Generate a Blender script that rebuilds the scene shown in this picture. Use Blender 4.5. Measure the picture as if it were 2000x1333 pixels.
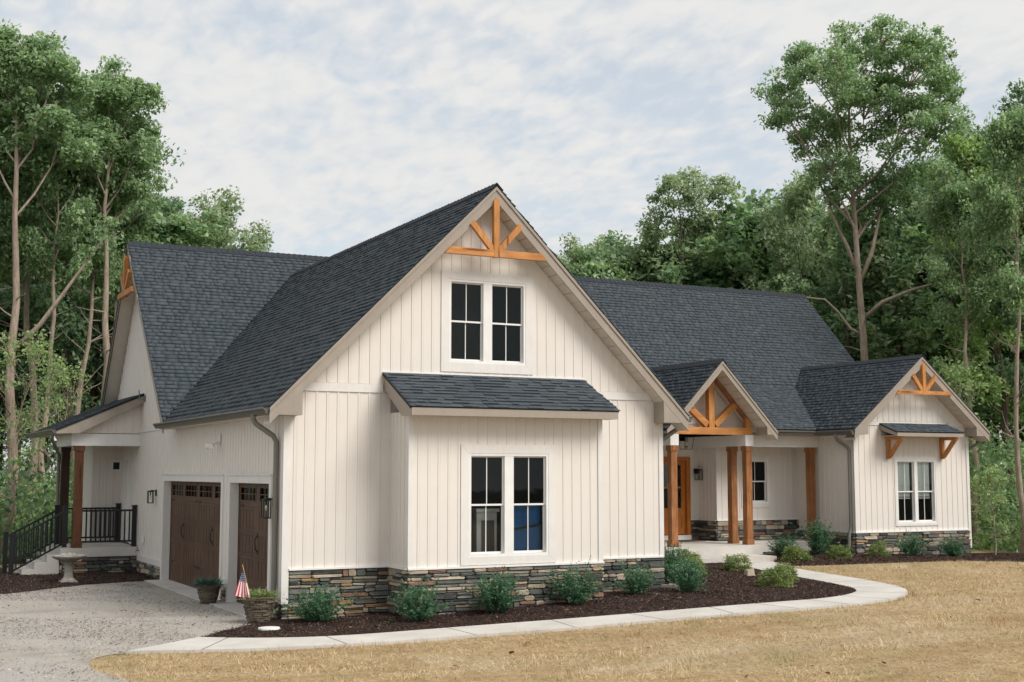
import bpy, math, random
import numpy as np
from mathutils import Vector, Matrix
from mathutils.geometry import delaunay_2d_cdt

for _o in list(bpy.data.objects):
    bpy.data.objects.remove(_o, do_unlink=True)
scn = bpy.context.scene
col = scn.collection
R = math.radians

# ------------------------------------------------------------------ camera, sky, sun, exposure
cd = bpy.data.cameras.new('camera'); cam = bpy.data.objects.new('camera', cd); col.objects.link(cam)
cd.sensor_width = 36.0; cd.lens = 2537 / 2000 * 36.0; cd.clip_start = 0.1; cd.clip_end = 2000
cam.location = (-7.037, -22.636, 2.662)
cam.rotation_euler = (R(90 + 5.75), 0, R(-27.16))
scn.camera = cam
CAMP = Vector(cam.location)

SUN_AZ, SUN_EL = R(150), R(46)            # clockwise from +Y
w = bpy.data.worlds.new('World'); scn.world = w; w.use_nodes = True
nt = w.node_tree; nt.nodes.clear()
def WN(t, **k):
    n = nt.nodes.new(t)
    for a, b in k.items(): setattr(n, a, b)
    return n
def WM(op, a, b=None, clamp=False):
    n = WN('ShaderNodeMath', operation=op, use_clamp=clamp)
    for i, v in enumerate((a, b)):
        if v is None: continue
        if isinstance(v, (int, float)): n.inputs[i].default_value = v
        else: nt.links.new(v, n.inputs[i])
    return n.outputs[0]
tc = WN('ShaderNodeTexCoord')
sep = WN('ShaderNodeSeparateXYZ'); nt.links.new(tc.outputs['Generated'], sep.inputs[0])
den = WM('ADD', WM('MAXIMUM', sep.outputs[2], 0.0), 0.16)
cx = WM('DIVIDE', sep.outputs[0], den); cy = WM('DIVIDE', sep.outputs[1], den)
cmb = WN('ShaderNodeCombineXYZ'); nt.links.new(cx, cmb.inputs[0]); nt.links.new(cy, cmb.inputs[1])
mp = WN('ShaderNodeMapping'); nt.links.new(cmb.outputs[0], mp.inputs[0])
mp.inputs['Rotation'].default_value = (0, 0, R(-52)); mp.inputs['Scale'].default_value = (1.25, 2.0, 1.0)
def noise(scale, detail, rough, vec, dist=0.0, w=0.0):
    n = WN('ShaderNodeTexNoise'); n.inputs['Scale'].default_value = scale; n.inputs['Detail'].default_value = detail
    n.inputs['Roughness'].default_value = rough; n.inputs['Distortion'].default_value = dist
    nt.links.new(vec, n.inputs['Vector']); return n.outputs['Fac']
n_big = noise(0.55, 3, 0.5, mp.outputs[0], 0.4)
n_rip = noise(2.6, 3, 0.5, mp.outputs[0], 0.3)
mp2 = WN('ShaderNodeMapping'); nt.links.new(cmb.outputs[0], mp2.inputs[0]); mp2.inputs['Rotation'].default_value = (0, 0, R(-52)); mp2.inputs['Scale'].default_value = (1.6, 1.0, 1.0)
n_fine = noise(13.0, 3, 0.5, mp2.outputs[0], 0.25)
dens = WM('ADD', WM('MULTIPLY', n_big, 1.0), WM('ADD', WM('MULTIPLY', n_rip, 0.45), WM('MULTIPLY', n_fine, 0.42)))
cr = WN('ShaderNodeMapRange', interpolation_type='SMOOTHSTEP'); nt.links.new(dens, cr.inputs[0])
cr.inputs[1].default_value = 0.70; cr.inputs[2].default_value = 0.98; cr.inputs[3].default_value = 0.70; cr.inputs[4].default_value = 1.0
# thicker veil toward the horizon
hz = WN('ShaderNodeMapRange', interpolation_type='SMOOTHSTEP'); nt.links.new(sep.outputs[2], hz.inputs[0])
hz.inputs[1].default_value = 0.40; hz.inputs[2].default_value = 0.12; hz.inputs[3].default_value = 0.0; hz.inputs[4].default_value = 0.75
cover = WM('MAXIMUM', cr.outputs[0], hz.outputs[0], True)
sky = WN('ShaderNodeTexSky', sky_type='NISHITA'); sky.sun_disc = False
sky.sun_elevation = SUN_EL; sky.sun_rotation = SUN_AZ; sky.air_density = 1.2; sky.dust_density = 1.0; sky.ozone_density = 1.5
ramp = WN('ShaderNodeMapRange'); nt.links.new(WM('ADD', WM('MULTIPLY', n_rip, 0.45), WM('ADD', WM('MULTIPLY', n_big, 0.25), WM('MULTIPLY', n_fine, 0.55))), ramp.inputs[0])
ramp.inputs[1].default_value = 0.50; ramp.inputs[2].default_value = 0.73; ramp.inputs[3].default_value = 0.0; ramp.inputs[4].default_value = 1.0
cc = WN('ShaderNodeMix', data_type='RGBA'); nt.links.new(ramp.outputs[0], cc.inputs['Factor'])
cc.inputs['A'].default_value = (4.45, 4.66, 4.8, 1); cc.inputs['B'].default_value = (5.15, 5.12, 5.05, 1)
mx = WN('ShaderNodeMix', data_type='RGBA'); nt.links.new(cover, mx.inputs['Factor'])
nt.links.new(sky.outputs[0], mx.inputs['A']); nt.links.new(cc.outputs['Result'], mx.inputs['B'])
bg = WN('ShaderNodeBackground'); bg.inputs[1].default_value = 0.127; nt.links.new(mx.outputs['Result'], bg.inputs[0])
wo = WN('ShaderNodeOutputWorld'); nt.links.new(bg.outputs[0], wo.inputs[0])

sd = bpy.data.lights.new('sun', 'SUN'); sun = bpy.data.objects.new('sun', sd); col.objects.link(sun)
sd.energy = 2.75; sd.angle = R(30); sd.color = (1.0, 0.945, 0.875)
sdir = Vector((math.sin(SUN_AZ) * math.cos(SUN_EL), math.cos(SUN_AZ) * math.cos(SUN_EL), math.sin(SUN_EL)))
sun.rotation_euler = sdir.to_track_quat('Z', 'Y').to_euler(); sun.location = (0, -30, 40)

vs = scn.view_settings; vs.view_transform = 'Standard'; vs.look = 'None'; vs.exposure = 0.33; vs.gamma = 1.0
vs.use_curve_mapping = False
scn.render.engine = 'CYCLES'
scn.cycles.max_bounces = 6; scn.cycles.diffuse_bounces = 4; scn.cycles.glossy_bounces = 3
scn.cycles.transparent_max_bounces = 12; scn.cycles.transmission_bounces = 4
scn.cycles.use_denoising = True; scn.cycles.use_adaptive_sampling = True; scn.cycles.adaptive_threshold = 0.02
scn.cycles.sample_clamp_indirect = 4.0

# ------------------------------------------------------------------ helpers
def ss(x, a, b):
    t = min(1.0, max(0.0, (x - a) / (b - a))); return t * t * (3 - 2 * t)
def ground(x, y):
    z = .02 + .25 * ss(x, 0, 9) + .07 * ss(x, 9, 15) - .24 * ss(x, 18, 25) - 1.6 * ss(x, 25, 45)
    z -= .5 * ss(y, 17, 40) * (1 - ss(x, 25, 45)) * 1.0
    return z
def tag(o, label=None, category=None, group=None, kind=None):
    if label: o['label'] = label
    if category: o['category'] = category
    if group: o['group'] = group
    if kind: o['kind'] = kind
    return o
def empty(name, loc=(0, 0, 0), parent=None, rz=0):
    o = bpy.data.objects.new(name, None); o.location = loc; o.rotation_euler = (0, 0, rz); o.parent = parent
    o.empty_display_size = 0.1
    col.objects.link(o); return o
def link(name, me, parent=None, loc=None):
    o = bpy.data.objects.new(name, me); o.parent = parent
    if loc is not None: o.location = loc
    col.objects.link(o); return o
def copy_tree(o, parent=None):
    c = o.copy(); col.objects.link(c); c.parent = parent
    for ch in o.children: copy_tree(ch, c)
    return c

class MB:
    def __init__(s): s.v = []; s.f = []; s.m = []
    def poly(s, pts, m=0):
        i = len(s.v); s.v += [tuple(p) for p in pts]; s.f.append(tuple(range(i, i + len(pts)))); s.m.append(m)
    def hexa(s, p, m=0):       # 8 points: bottom ring 0-3, top ring 4-7
        i = len(s.v); s.v += [tuple(q) for q in p]
        for q in ((3, 2, 1, 0), (4, 5, 6, 7), (0, 1, 5, 4), (1, 2, 6, 5), (2, 3, 7, 6), (3, 0, 4, 7)):
            s.f.append(tuple(i + k for k in q)); s.m.append(m)
    def box(s, x0, x1, y0, y1, z0, z1, m=0):
        s.hexa([(x0, y0, z0), (x1, y0, z0), (x1, y1, z0), (x0, y1, z0), (x0, y0, z1), (x1, y0, z1), (x1, y1, z1), (x0, y1, z1)], m)
    def prism(s, pts, d, m=0): # planar polygon pts extruded by vector d
        n = len(pts); i = len(s.v); d = Vector(d)
        s.v += [tuple(p) for p in pts] + [tuple(Vector(p) + d) for p in pts]
        s.f.append(tuple(i + k for k in range(n - 1, -1, -1))); s.m.append(m)
        s.f.append(tuple(i + n + k for k in range(n))); s.m.append(m)
        for k in range(n):
            a, b = k, (k + 1) % n
            s.f.append((i + a, i + b, i + n + b, i + n + a)); s.m.append(m)
    def bar(s, a, b, w, h, up=(0, 0, 1), m=0):
        a = Vector(a); b = Vector(b); t = (b - a).normalized(); sd_ = t.cross(Vector(up)).normalized(); u = sd_.cross(t)
        P = []
        for e in (a, b):
            for (i, j) in ((-1, -1), (1, -1), (1, 1), (-1, 1)): P.append(e + sd_ * (i * w / 2) + u * (j * h / 2))
        s.hexa(P, m)
    def tube(s, pts, rad, n=8, m=0, caps=True):
        pts = [Vector(p) for p in pts]
        if not isinstance(rad, (list, tuple)): rad = [rad] * len(pts)
        base = len(s.v); ref = Vector((0.31, 0.17, 0.93))
        for k, p in enumerate(pts):
            t = (pts[min(k + 1, len(pts) - 1)] - pts[max(k - 1, 0)])
            t = t.normalized() if t.length > 1e-9 else Vector((0, 0, 1))
            r_ = ref if abs(t.dot(ref)) < .97 else Vector((1, 0, 0))
            a = t.cross(r_).normalized(); b = t.cross(a)
            for j in range(n):
                q = 2 * math.pi * j / n; s.v.append(tuple(p + (a * math.cos(q) + b * math.sin(q)) * rad[k]))
        for k in range(len(pts) - 1):
            for j in range(n):
                a0 = base + k * n + j; a1 = base + k * n + (j + 1) % n
                s.f.append((a0, a1, a1 + n, a0 + n)); s.m.append(m)
        if caps:
            s.f.append(tuple(base + j for j in range(n - 1, -1, -1))); s.m.append(m)
            e = base + (len(pts) - 1) * n; s.f.append(tuple(e + j for j in range(n))); s.m.append(m)
    def lathe(s, prof, n=24, m=0, c=(0, 0, 0), wob=None):
        base = len(s.v)
        for (r, z) in prof:
            for j in range(n):
                q = 2 * math.pi * j / n; rr = r * (1 + (wob(q, z) if wob else 0))
                s.v.append((c[0] + rr * math.cos(q), c[1] + rr * math.sin(q), c[2] + z))
        for k in range(len(prof) - 1):
            for j in range(n):
                a0 = base + k * n + j; a1 = base + k * n + (j + 1) % n
                s.f.append((a0, a1, a1 + n, a0 + n)); s.m.append(m)
    def mesh(s, name, mats, smooth=False):
        me = bpy.data.meshes.new(name); me.from_pydata(s.v, [], s.f)
        for mm in (mats if isinstance(mats, (list, tuple)) else [mats]): me.materials.append(mm)
        me.polygons.foreach_set('material_index', s.m)
        if smooth: me.polygons.foreach_set('use_smooth', [True] * len(s.f))
        me.update(); return me
    def build(s, name, mats, parent=None, smooth=False, loc=None):
        return link(name, s.mesh(name, mats, smooth), parent, loc)

def quads_mesh(name, verts, mats, mi=None, k=4, smooth=False):
    """verts: (N,k,3) array, one k-gon each"""
    n = len(verts); me = bpy.data.meshes.new(name)
    me.vertices.add(n * k); me.loops.add(n * k); me.polygons.add(n)
    me.vertices.foreach_set('co', np.ascontiguousarray(verts, dtype=np.float32).ravel())
    me.loops.foreach_set('vertex_index', np.arange(n * k, dtype=np.int32))
    me.polygons.foreach_set('loop_start', np.arange(0, n * k, k, dtype=np.int32))
    for mm in (mats if isinstance(mats, (list, tuple)) else [mats]): me.materials.append(mm)
    if mi is not None: me.polygons.foreach_set('material_index', np.asarray(mi, dtype=np.int32))
    me.update(calc_edges=True); return me

# ------------------------------------------------------------------ materials
class NT:
    def __init__(s, name):
        s.mat = bpy.data.materials.new(name); s.mat.use_nodes = True
        s.t = s.mat.node_tree; s.t.nodes.clear()
        s.out = s.n('ShaderNodeOutputMaterial'); s.tc = s.n('ShaderNodeTexCoord')
    def n(s, t, **k):
        x = s.t.nodes.new(t)
        for a, b in k.items(): setattr(x, a, b)
        return x
    def set(s, sock, v):
        if hasattr(v, 'node'): s.t.links.new(v, sock)
        elif isinstance(v, (tuple, list)): sock.default_value = (*v, 1) if len(v) == 3 and sock.type == 'RGBA' else v
        else: sock.default_value = v
    def map(s, scale=(1, 1, 1), src='Object', rot=(0, 0, 0)):
        m = s.n('ShaderNodeMapping'); s.t.links.new(s.tc.outputs[src], m.inputs[0])
        m.inputs['Scale'].default_value = scale; m.inputs['Rotation'].default_value = rot; return m.outputs[0]
    def noise(s, vec, scale, detail=4, rough=0.55, dist=0.0):
        x = s.n('ShaderNodeTexNoise'); s.set(x.inputs['Vector'], vec); s.set(x.inputs['Scale'], scale)
        s.set(x.inputs['Detail'], detail); s.set(x.inputs['Roughness'], rough); s.set(x.inputs['Distortion'], dist)
        return x.outputs['Fac']
    def rng(s, v, a, b, c=0.0, d=1.0):
        x = s.n('ShaderNodeMapRange'); s.set(x.inputs[0], v)
        for i, q in enumerate((a, b, c, d)): x.inputs[i + 1].default_value = q
        return x.outputs[0]
    def math(s, op, a, b):
        x = s.n('ShaderNodeMath', operation=op); s.set(x.inputs[0], a); s.set(x.inputs[1], b); return x.outputs[0]
    def mix(s, f, a, b, mode='MIX'):
        x = s.n('ShaderNodeMix', data_type='RGBA', blend_type=mode)
        s.set(x.inputs['Factor'], f); s.set(x.inputs['A'], a); s.set(x.inputs['B'], b); return x.outputs['Result']
    def ramp(s, v, stops):
        x = s.n('ShaderNodeValToRGB'); s.set(x.inputs[0], v); e = x.color_ramp.elements
        while len(e) < len(stops): e.new(0.5)
        for q, (p, c) in zip(e, stops): q.position = p; q.color = (*c, 1)
        return x.outputs[0]
    def bump(s, h, strength=0.3, dist=0.01):
        x = s.n('ShaderNodeBump'); s.set(x.inputs['Height'], h); x.inputs['Strength'].default_value = strength
        x.inputs['Distance'].default_value = dist; return x.outputs[0]
    def bsdf(s, color, rough=0.6, metal=0.0, spec=0.5, normal=None, trans=None):
        b = s.n('ShaderNodeBsdfPrincipled'); s.set(b.inputs['Base Color'], color); s.set(b.inputs['Roughness'], rough)
        s.set(b.inputs['Metallic'], metal); s.set(b.inputs['Specular IOR Level'], spec)
        if normal is not None: s.set(b.inputs['Normal'], normal)
        sh = b.outputs[0]
        if trans:
            t = s.n('ShaderNodeBsdfTranslucent'); s.set(t.inputs[0], trans[0])
            m = s.n('ShaderNodeMixShader'); m.inputs[0].default_value = trans[1]
            s.t.links.new(sh, m.inputs[1]); s.t.links.new(t.outputs[0], m.inputs[2]); sh = m.outputs[0]
        s.t.links.new(sh, s.out.inputs[0]); return s.mat
    def island(s):
        return s.n('ShaderNodeNewGeometry').outputs['Random Per Island']
    def orand(s):
        return s.n('ShaderNodeObjectInfo').outputs['Random']

def painted(name, c, var=0.05, rough=0.55, scale=3.0, grime=0.06):
    t = NT(name); v = t.map()
    a = t.noise(v, scale, 3, .6); b = t.noise(t.map((1, 1, .15)), 14, 2, .6)
    f = t.math('ADD', t.math('MULTIPLY', a, .6), t.math('MULTIPLY', b, .4))
    lo = tuple(x * (1 - var - grime) for x in c); hi = tuple(min(1, x * (1 + var)) for x in c)
    k = t.mix(t.rng(f, .3, .7), lo, hi)
    r = t.math('MULTIPLY', t.orand(), .05)
    k = t.mix(r, k, tuple(x * .8 for x in c))
    return t.bsdf(k, rough, 0, .35)
M = {}
M['siding'] = painted('siding', (.73, .686, .632), .012, .5, 3.0, .018)
M['trim'] = painted('trim_white', (.735, .71, .675), .03, .5)
M['white'] = painted('white_vinyl', (.80, .79, .765), .03, .4)
M['fascia'] = painted('fascia_greige', (.335, .29, .243), .05, .45)
M['soffit'] = painted('soffit_vinyl', (.60, .545, .475), .04, .5)
M['gutter'] = painted('gutter_metal', (.115, .105, .095), .08, .35)
M['spout'] = painted('downspout_metal', (.20, .185, .165), .07, .4)
M['black'] = painted('black_metal', (.012, .013, .016), .2, .4)
M['blackplastic'] = painted('black_plastic', (.02, .022, .027), .2, .5)
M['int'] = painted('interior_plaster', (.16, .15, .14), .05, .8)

def cedar(name, c1, c2, c3, axis='z', scale=1.0):
    t = NT(name)
    sc = {'z': (9, 9, .7), 'x': (.7, 9, 9), 'y': (9, .7, 9)}[axis]
    v = t.map(tuple(q * scale for q in sc))
    oi = t.n('ShaderNodeObjectInfo'); ad = t.n('ShaderNodeVectorMath', operation='ADD'); t.set(ad.inputs[0], v)
    cv = t.n('ShaderNodeCombineXYZ'); t.set(cv.inputs[0], t.math('MULTIPLY', oi.outputs['Random'], 37.0)); t.set(cv.inputs[2], t.math('MULTIPLY', oi.outputs['Random'], 19.0))
    t.t.links.new(cv.outputs[0], ad.inputs[1]); v = ad.outputs[0]
    g = t.noise(v, 2.2, 6, .62, .9); g2 = t.noise(v, 11, 4, .6)
    k = t.ramp(g, [(.25, c1), (.5, c2), (.75, c3)])
    k = t.mix(t.rng(g2, .42, .70, 0, .6), k, tuple(q * .5 for q in c2)); k = t.mix(t.rng(t.noise(t.map(), 1.6, 3, .5), .4, .7, 0, .5), k, tuple(q * .62 for q in c1))
    vo = t.n('ShaderNodeTexVoronoi'); t.set(vo.inputs['Vector'], v); vo.inputs['Scale'].default_value = .8
    kn = t.rng(vo.outputs['Distance'], .10, .20, .85, 0)
    k = t.mix(kn, k, tuple(q * .25 for q in c1))
    return t.bsdf(k, .5, 0, .3, t.bump(g2, .25, .006))
OR = ((.38, .145, .042), (.58, .255, .075), (.72, .37, .135))
BR = ((.19, .072, .028), (.36, .150, .056), (.54, .265, .115))
M['cedar_x'] = cedar('cedar_light_x', *OR, 'x'); M['cedar_z'] = cedar('cedar_light_z', *OR, 'z'); M['cedar_y'] = cedar('cedar_light_y', *OR, 'y')
M['post'] = cedar('cedar_post', *BR, 'z')
M['post_mid'] = cedar('cedar_post_brown', (.075, .030, .014), (.145, .058, .025), (.22, .095, .042), 'z')
M['post_shade'] = cedar('cedar_post_shaded', (.03, .014, .009), (.05, .022, .013), (.075, .032, .018), 'z')  # same cedar for the far porch column, its shade put into the colour
M['door_orange'] = cedar('door_stain', (.40, .125, .022), (.52, .175, .03), (.60, .22, .045), 'z')
M['garage'] = cedar('garage_door_stain', (.070, .036, .021), (.112, .060, .035), (.15, .083, .05), 'z', .8)
M['garage_groove'] = painted('garage_door_groove', (.045, .024, .016), .1, .6)

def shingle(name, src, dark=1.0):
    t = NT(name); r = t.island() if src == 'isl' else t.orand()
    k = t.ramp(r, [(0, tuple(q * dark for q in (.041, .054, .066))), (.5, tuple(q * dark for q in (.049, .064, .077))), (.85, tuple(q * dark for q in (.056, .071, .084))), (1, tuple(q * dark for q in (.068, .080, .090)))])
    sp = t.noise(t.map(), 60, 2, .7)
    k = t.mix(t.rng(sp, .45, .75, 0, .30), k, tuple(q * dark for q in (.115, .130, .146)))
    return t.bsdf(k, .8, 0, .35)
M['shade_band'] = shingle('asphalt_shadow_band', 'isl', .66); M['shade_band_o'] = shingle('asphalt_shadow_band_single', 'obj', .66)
M['shingle'] = shingle('asphalt_shingle', 'isl'); M['shingle_o'] = shingle('asphalt_shingle_single', 'obj')
M['deck'] = painted('roof_deck', (.025, .028, .033), .1, .9)
M['ridge'] = painted('ridge_cap', (.026, .031, .039), .2, .85, 8)

STONE = []
for nm, a, b in (('charcoal', (.048, .052, .048), (.105, .108, .10)), ('slate', (.085, .092, .088), (.17, .175, .16)), ('grey', (.16, .16, .145), (.29, .28, .25)),
                 ('tan', (.33, .27, .195), (.50, .43, .33)), ('rust', (.20, .105, .072), (.33, .20, .145)), ('cream', (.45, .375, .28), (.60, .52, .41)), ('ochre', (.32, .18, .075), (.45, .29, .15))):
    t = NT('ledge_stone_' + nm); v = t.map()
    oi = t.n('ShaderNodeObjectInfo')
    f = t.noise(v, 7, 5, .65, .5); f2 = t.noise(v, 45, 4, .7)
    k = t.mix(t.rng(f, .3, .72), a, b)
    k = t.mix(t.rng(f2, .5, .8, 0, .5), k, tuple(q * .5 for q in a))
    k = t.mix(t.math('MULTIPLY', t.island(), .35), k, tuple(q * .6 for q in a))
    STONE.append(t.bsdf(k, .85, 0, .3, t.bump(t.math('ADD', f, f2), .6, .02)))
SW = [.19, .18, .18, .22, .11, .08, .04]
M['mortar'] = painted('stone_backing', (.045, .045, .042), .2, .95)

t = NT('concrete'); v = t.map(); f = t.noise(v, 1.2, 6, .65); f2 = t.noise(v, 40, 4, .7)
k = t.mix(t.rng(f, .3, .7), (.47, .445, .41), (.60, .575, .535)); k = t.mix(t.rng(f2, .5, .8, 0, .25), k, (.36, .34, .31)); k = t.mix(t.rng(t.noise(v, .45, 4, .6, .6), .55, .72, 0, .35), k, (.40, .365, .31))
M['concrete'] = t.bsdf(k, .85, 0, .25, t.bump(f2, .2, .004))
t = NT('cast_concrete'); v = t.map(); f = t.noise(v, 9, 6, .7)
M['cast'] = t.bsdf(t.mix(t.rng(f, .3, .72), (.20, .195, .17), (.52, .49, .43)), .9, 0, .2, t.bump(t.noise(v, 60), .4, .006))
t = NT('planter_slate'); v = t.map((3, 3, 26)); f = t.noise(v, 1.2, 5, .65, .6)
M['planter'] = t.bsdf(t.ramp(f, [(.28, (.03, .028, .026)), (.5, (.12, .095, .07)), (.68, (.24, .19, .14)), (.85, (.32, .25, .18))]), .8, 0, .3, t.bump(f, .8, .02))
t = NT('glass')
gl = t.n('ShaderNodeBsdfGlossy'); gl.inputs['Color'].default_value = (.75, .85, .85, 1); gl.inputs['Roughness'].default_value = .015
tr = t.n('ShaderNodeBsdfTransparent'); tr.inputs[0].default_value = (.88, .92, .92, 1)
bn = t.bump(t.noise(t.map(), 2.2, 2, .5), .05, .02); t.set(gl.inputs['Normal'], bn)
fr = t.n('ShaderNodeFresnel'); fr.inputs[0].default_value = 1.42
ms = t.n('ShaderNodeMixShader'); t.t.links.new(fr.outputs[0], ms.inputs[0]); t.t.links.new(tr.outputs[0], ms.inputs[1]); t.t.links.new(gl.outputs[0], ms.inputs[2])
t.t.links.new(ms.outputs[0], t.out.inputs[0]); M['glass'] = t.mat
M['screen'] = painted('flat_black', (.02, .024, .027), .05, .8)  # near-black, also on the sheets added behind the doors
M['blind'] = painted('window_blind', (.78, .80, .76), .03, .7)
M['blue'] = painted('blue_plastic', (.012, .11, .28), .15, .45)
M['bulb'] = painted('lamp_candle', (.75, .70, .60), .03, .5)
M['mat'] = painted('door_mat', (.10, .065, .045), .3, .95, 30)

# ground covers
t = NT('lawn_soil'); v = t.map()
f = t.noise(v, .35, 5, .6); f2 = t.noise(v, 2.2, 6, .7, .4); f3 = t.noise(t.map((6, 30, 6), rot=(0, 0, .4)), 3, 5, .7)
k = t.mix(t.rng(f2, .3, .7), (.38, .275, .145), (.56, .43, .255)); k = t.mix(t.rng(f, .52, .66, 0, .8), k, (.56, .46, .31))
k = t.mix(t.rng(f3, .42, .72, 0, .65), k, (.20, .125, .055)); f4 = t.noise(t.map((2.2, 9, 3), rot=(0, 0, .25)), 1.1, 5, .65); k = t.mix(t.rng(f4, .5, .7, 0, .55), k, (.28, .17, .07))
gsel = t.noise(t.map((1, 1, 1), rot=(0, 0, 1)), .8, 4, .6)
k = t.mix(t.rng(gsel, .58, .74, 0, .55), k, (.22, .215, .085))
M['lawn'] = t.bsdf(k, .95, 0, .15, t.bump(t.math('ADD', f3, f2), .6, .03))
t = NT('forest_floor'); v = t.map(); f = t.noise(v, 1.2, 6, .7)
M['forest_floor'] = t.bsdf(t.mix(t.rng(f, .3, .7), (.03, .028, .016), (.075, .06, .035)), .95, 0, .1)
t = NT('gravel_drive'); v = t.map(); f = t.noise(v, .55, 5, .6, .3); f2 = t.noise(v, 28, 4, .7); f3 = t.noise(t.map((.5, 1.6, 1), rot=(0, 0, .6)), .9, 4, .55)
k = t.mix(t.rng(f, .35, .65), (.37, .335, .29), (.40, .38, .35)); k = t.mix(t.rng(f3, .52, .68, 0, .6), k, (.255, .24, .225)); trk = t.noise(t.map((1.1, .12, 1), rot=(0, 0, .12)), 1.3, 3, .5, .4); k = t.mix(t.rng(trk, .5, .66, 0, .45), k, (.46, .42, .37)); k = t.mix(t.rng(f2, .48, .7, 0, .45), k, (.17, .155, .14))
M['gravel'] = t.bsdf(k, .95, 0, .15, t.bump(f2, .7, .02))
t = NT('mulch_bed'); v = t.map(); f = t.noise(v, 1.6, 5, .6); f2 = t.noise(v, 32, 5, .75)
k = t.mix(t.rng(f2, .35, .7), (.015, .010, .009), (.075, .045, .036)); k = t.mix(t.rng(f, .45, .7, 0, .35), k, (.075, .045, .035))
M['mulch'] = t.bsdf(k, .95, 0, .15, t.bump(f2, 1.0, .04))
def tinted(name, stops, rough=.9, spec=.2, trans=None):
    t = NT(name); k = t.ramp(t.island(), stops)
    tr_ = None
    if trans: tr_ = (t.mix(1.0, k, trans[0], 'MULTIPLY'), trans[1])
    return t.bsdf(k, rough, 0, spec, None, tr_)
t = NT('straw'); k = t.ramp(t.island(), [(0, (.235, .15, .07)), (.3, (.44, .31, .16)), (.7, (.63, .485, .275)), (1, (.77, .66, .47))])
v = t.map(); pa = t.noise(v, .33, 4, .6, .4); pb = t.noise(t.map((.35, 1.5, 1), rot=(0, 0, .22)), .8, 4, .6, .3); pc = t.noise(v, .75, 4, .6, .6)
k = t.mix(t.rng(pa, .50, .62, 0, .75), k, (.66, .56, .41)); k = t.mix(t.rng(pb, .48, .64, 0, .7), k, (.31, .19, .08)); k = t.mix(t.rng(pc, .54, .68, 0, .65), k, (.27, .265, .11))
M['straw'] = t.bsdf(k, .9, 0, .2)
M['grass'] = tinted('grass_blade', [(0, (.06, .085, .022)), (.5, (.12, .15, .045)), (1, (.25, .23, .09))], .7, .25)
M['chip'] = tinted('mulch_chip', [(0, (.018, .011, .010)), (.5, (.062, .038, .031)), (.9, (.125, .08, .062)), (1, (.23, .16, .115))])
M['pebble'] = tinted('pebble', [(0, (.14, .13, .125)), (.4, (.28, .26, .24)), (.8, (.42, .39, .355)), (1, (.52, .48, .43))])
M['deadleaf'] = tinted('dead_leaf', [(0, (.12, .06, .03)), (.6, (.30, .15, .07)), (1, (.42, .27, .14))])

def leafmat(name, a, b, c, tr=.30):
    f = 1.55; a, b, c = [tuple(min(.6, q * f) for q in x) for x in (a, b, c)]
    return tinted(name, [(0, a), (.55, b), (1, c)], .42, .5, ((1.25, 1.35, .9), tr))
M['leaf_oak'] = leafmat('leaf_oak', (.092, .148, .080), (.172, .252, .138), (.29, .365, .205), .47)
M['leaf_dark'] = leafmat('leaf_dark', (.062, .112, .064), (.118, .188, .108), (.20, .275, .16), .47)
M['leaf_light'] = leafmat('leaf_light', (.11, .17, .07), (.18, .26, .11), (.28, .34, .15), .42)
M['leaf_grey'] = leafmat('leaf_greygreen', (.112, .16, .092), (.195, .252, .15), (.305, .35, .215), .45)
M['leaf_shrub'] = leafmat('leaf_shrub', (.020, .062, .034), (.045, .115, .062), (.11, .20, .105), .25)
M['leaf_yellow'] = leafmat('leaf_yellow', (.06, .095, .030), (.13, .18, .062), (.27, .29, .095), .3)
M['leaf_juniper'] = leafmat('leaf_juniper', (.022, .055, .045), (.04, .09, .07), (.08, .14, .11), .15)
M['leaf_rust'] = leafmat('leaf_rust', (.18, .07, .025), (.28, .11, .04), (.36, .2, .08), .3)
M['flower'] = painted('white_petal', (.75, .76, .70), .05, .6)
def bark(name, a, b):
    t = NT(name); v = t.map((7, 7, 1.3)); f = t.noise(v, 1.6, 6, .7, .6); f2 = t.noise(t.map(), .5, 3, .5)
    k = t.mix(t.rng(f, .32, .68), a, b); k = t.mix(t.rng(f2, .45, .7, 0, .4), k, tuple(q * .6 for q in a))
    return t.bsdf(k, .9, 0, .2, t.bump(f, .7, .03))
M['bark_pale'] = bark('bark_pale', (.22, .165, .125), (.50, .41, .33))
M['bark_dark'] = bark('bark_dark', (.06, .045, .035), (.17, .13, .10))

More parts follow.
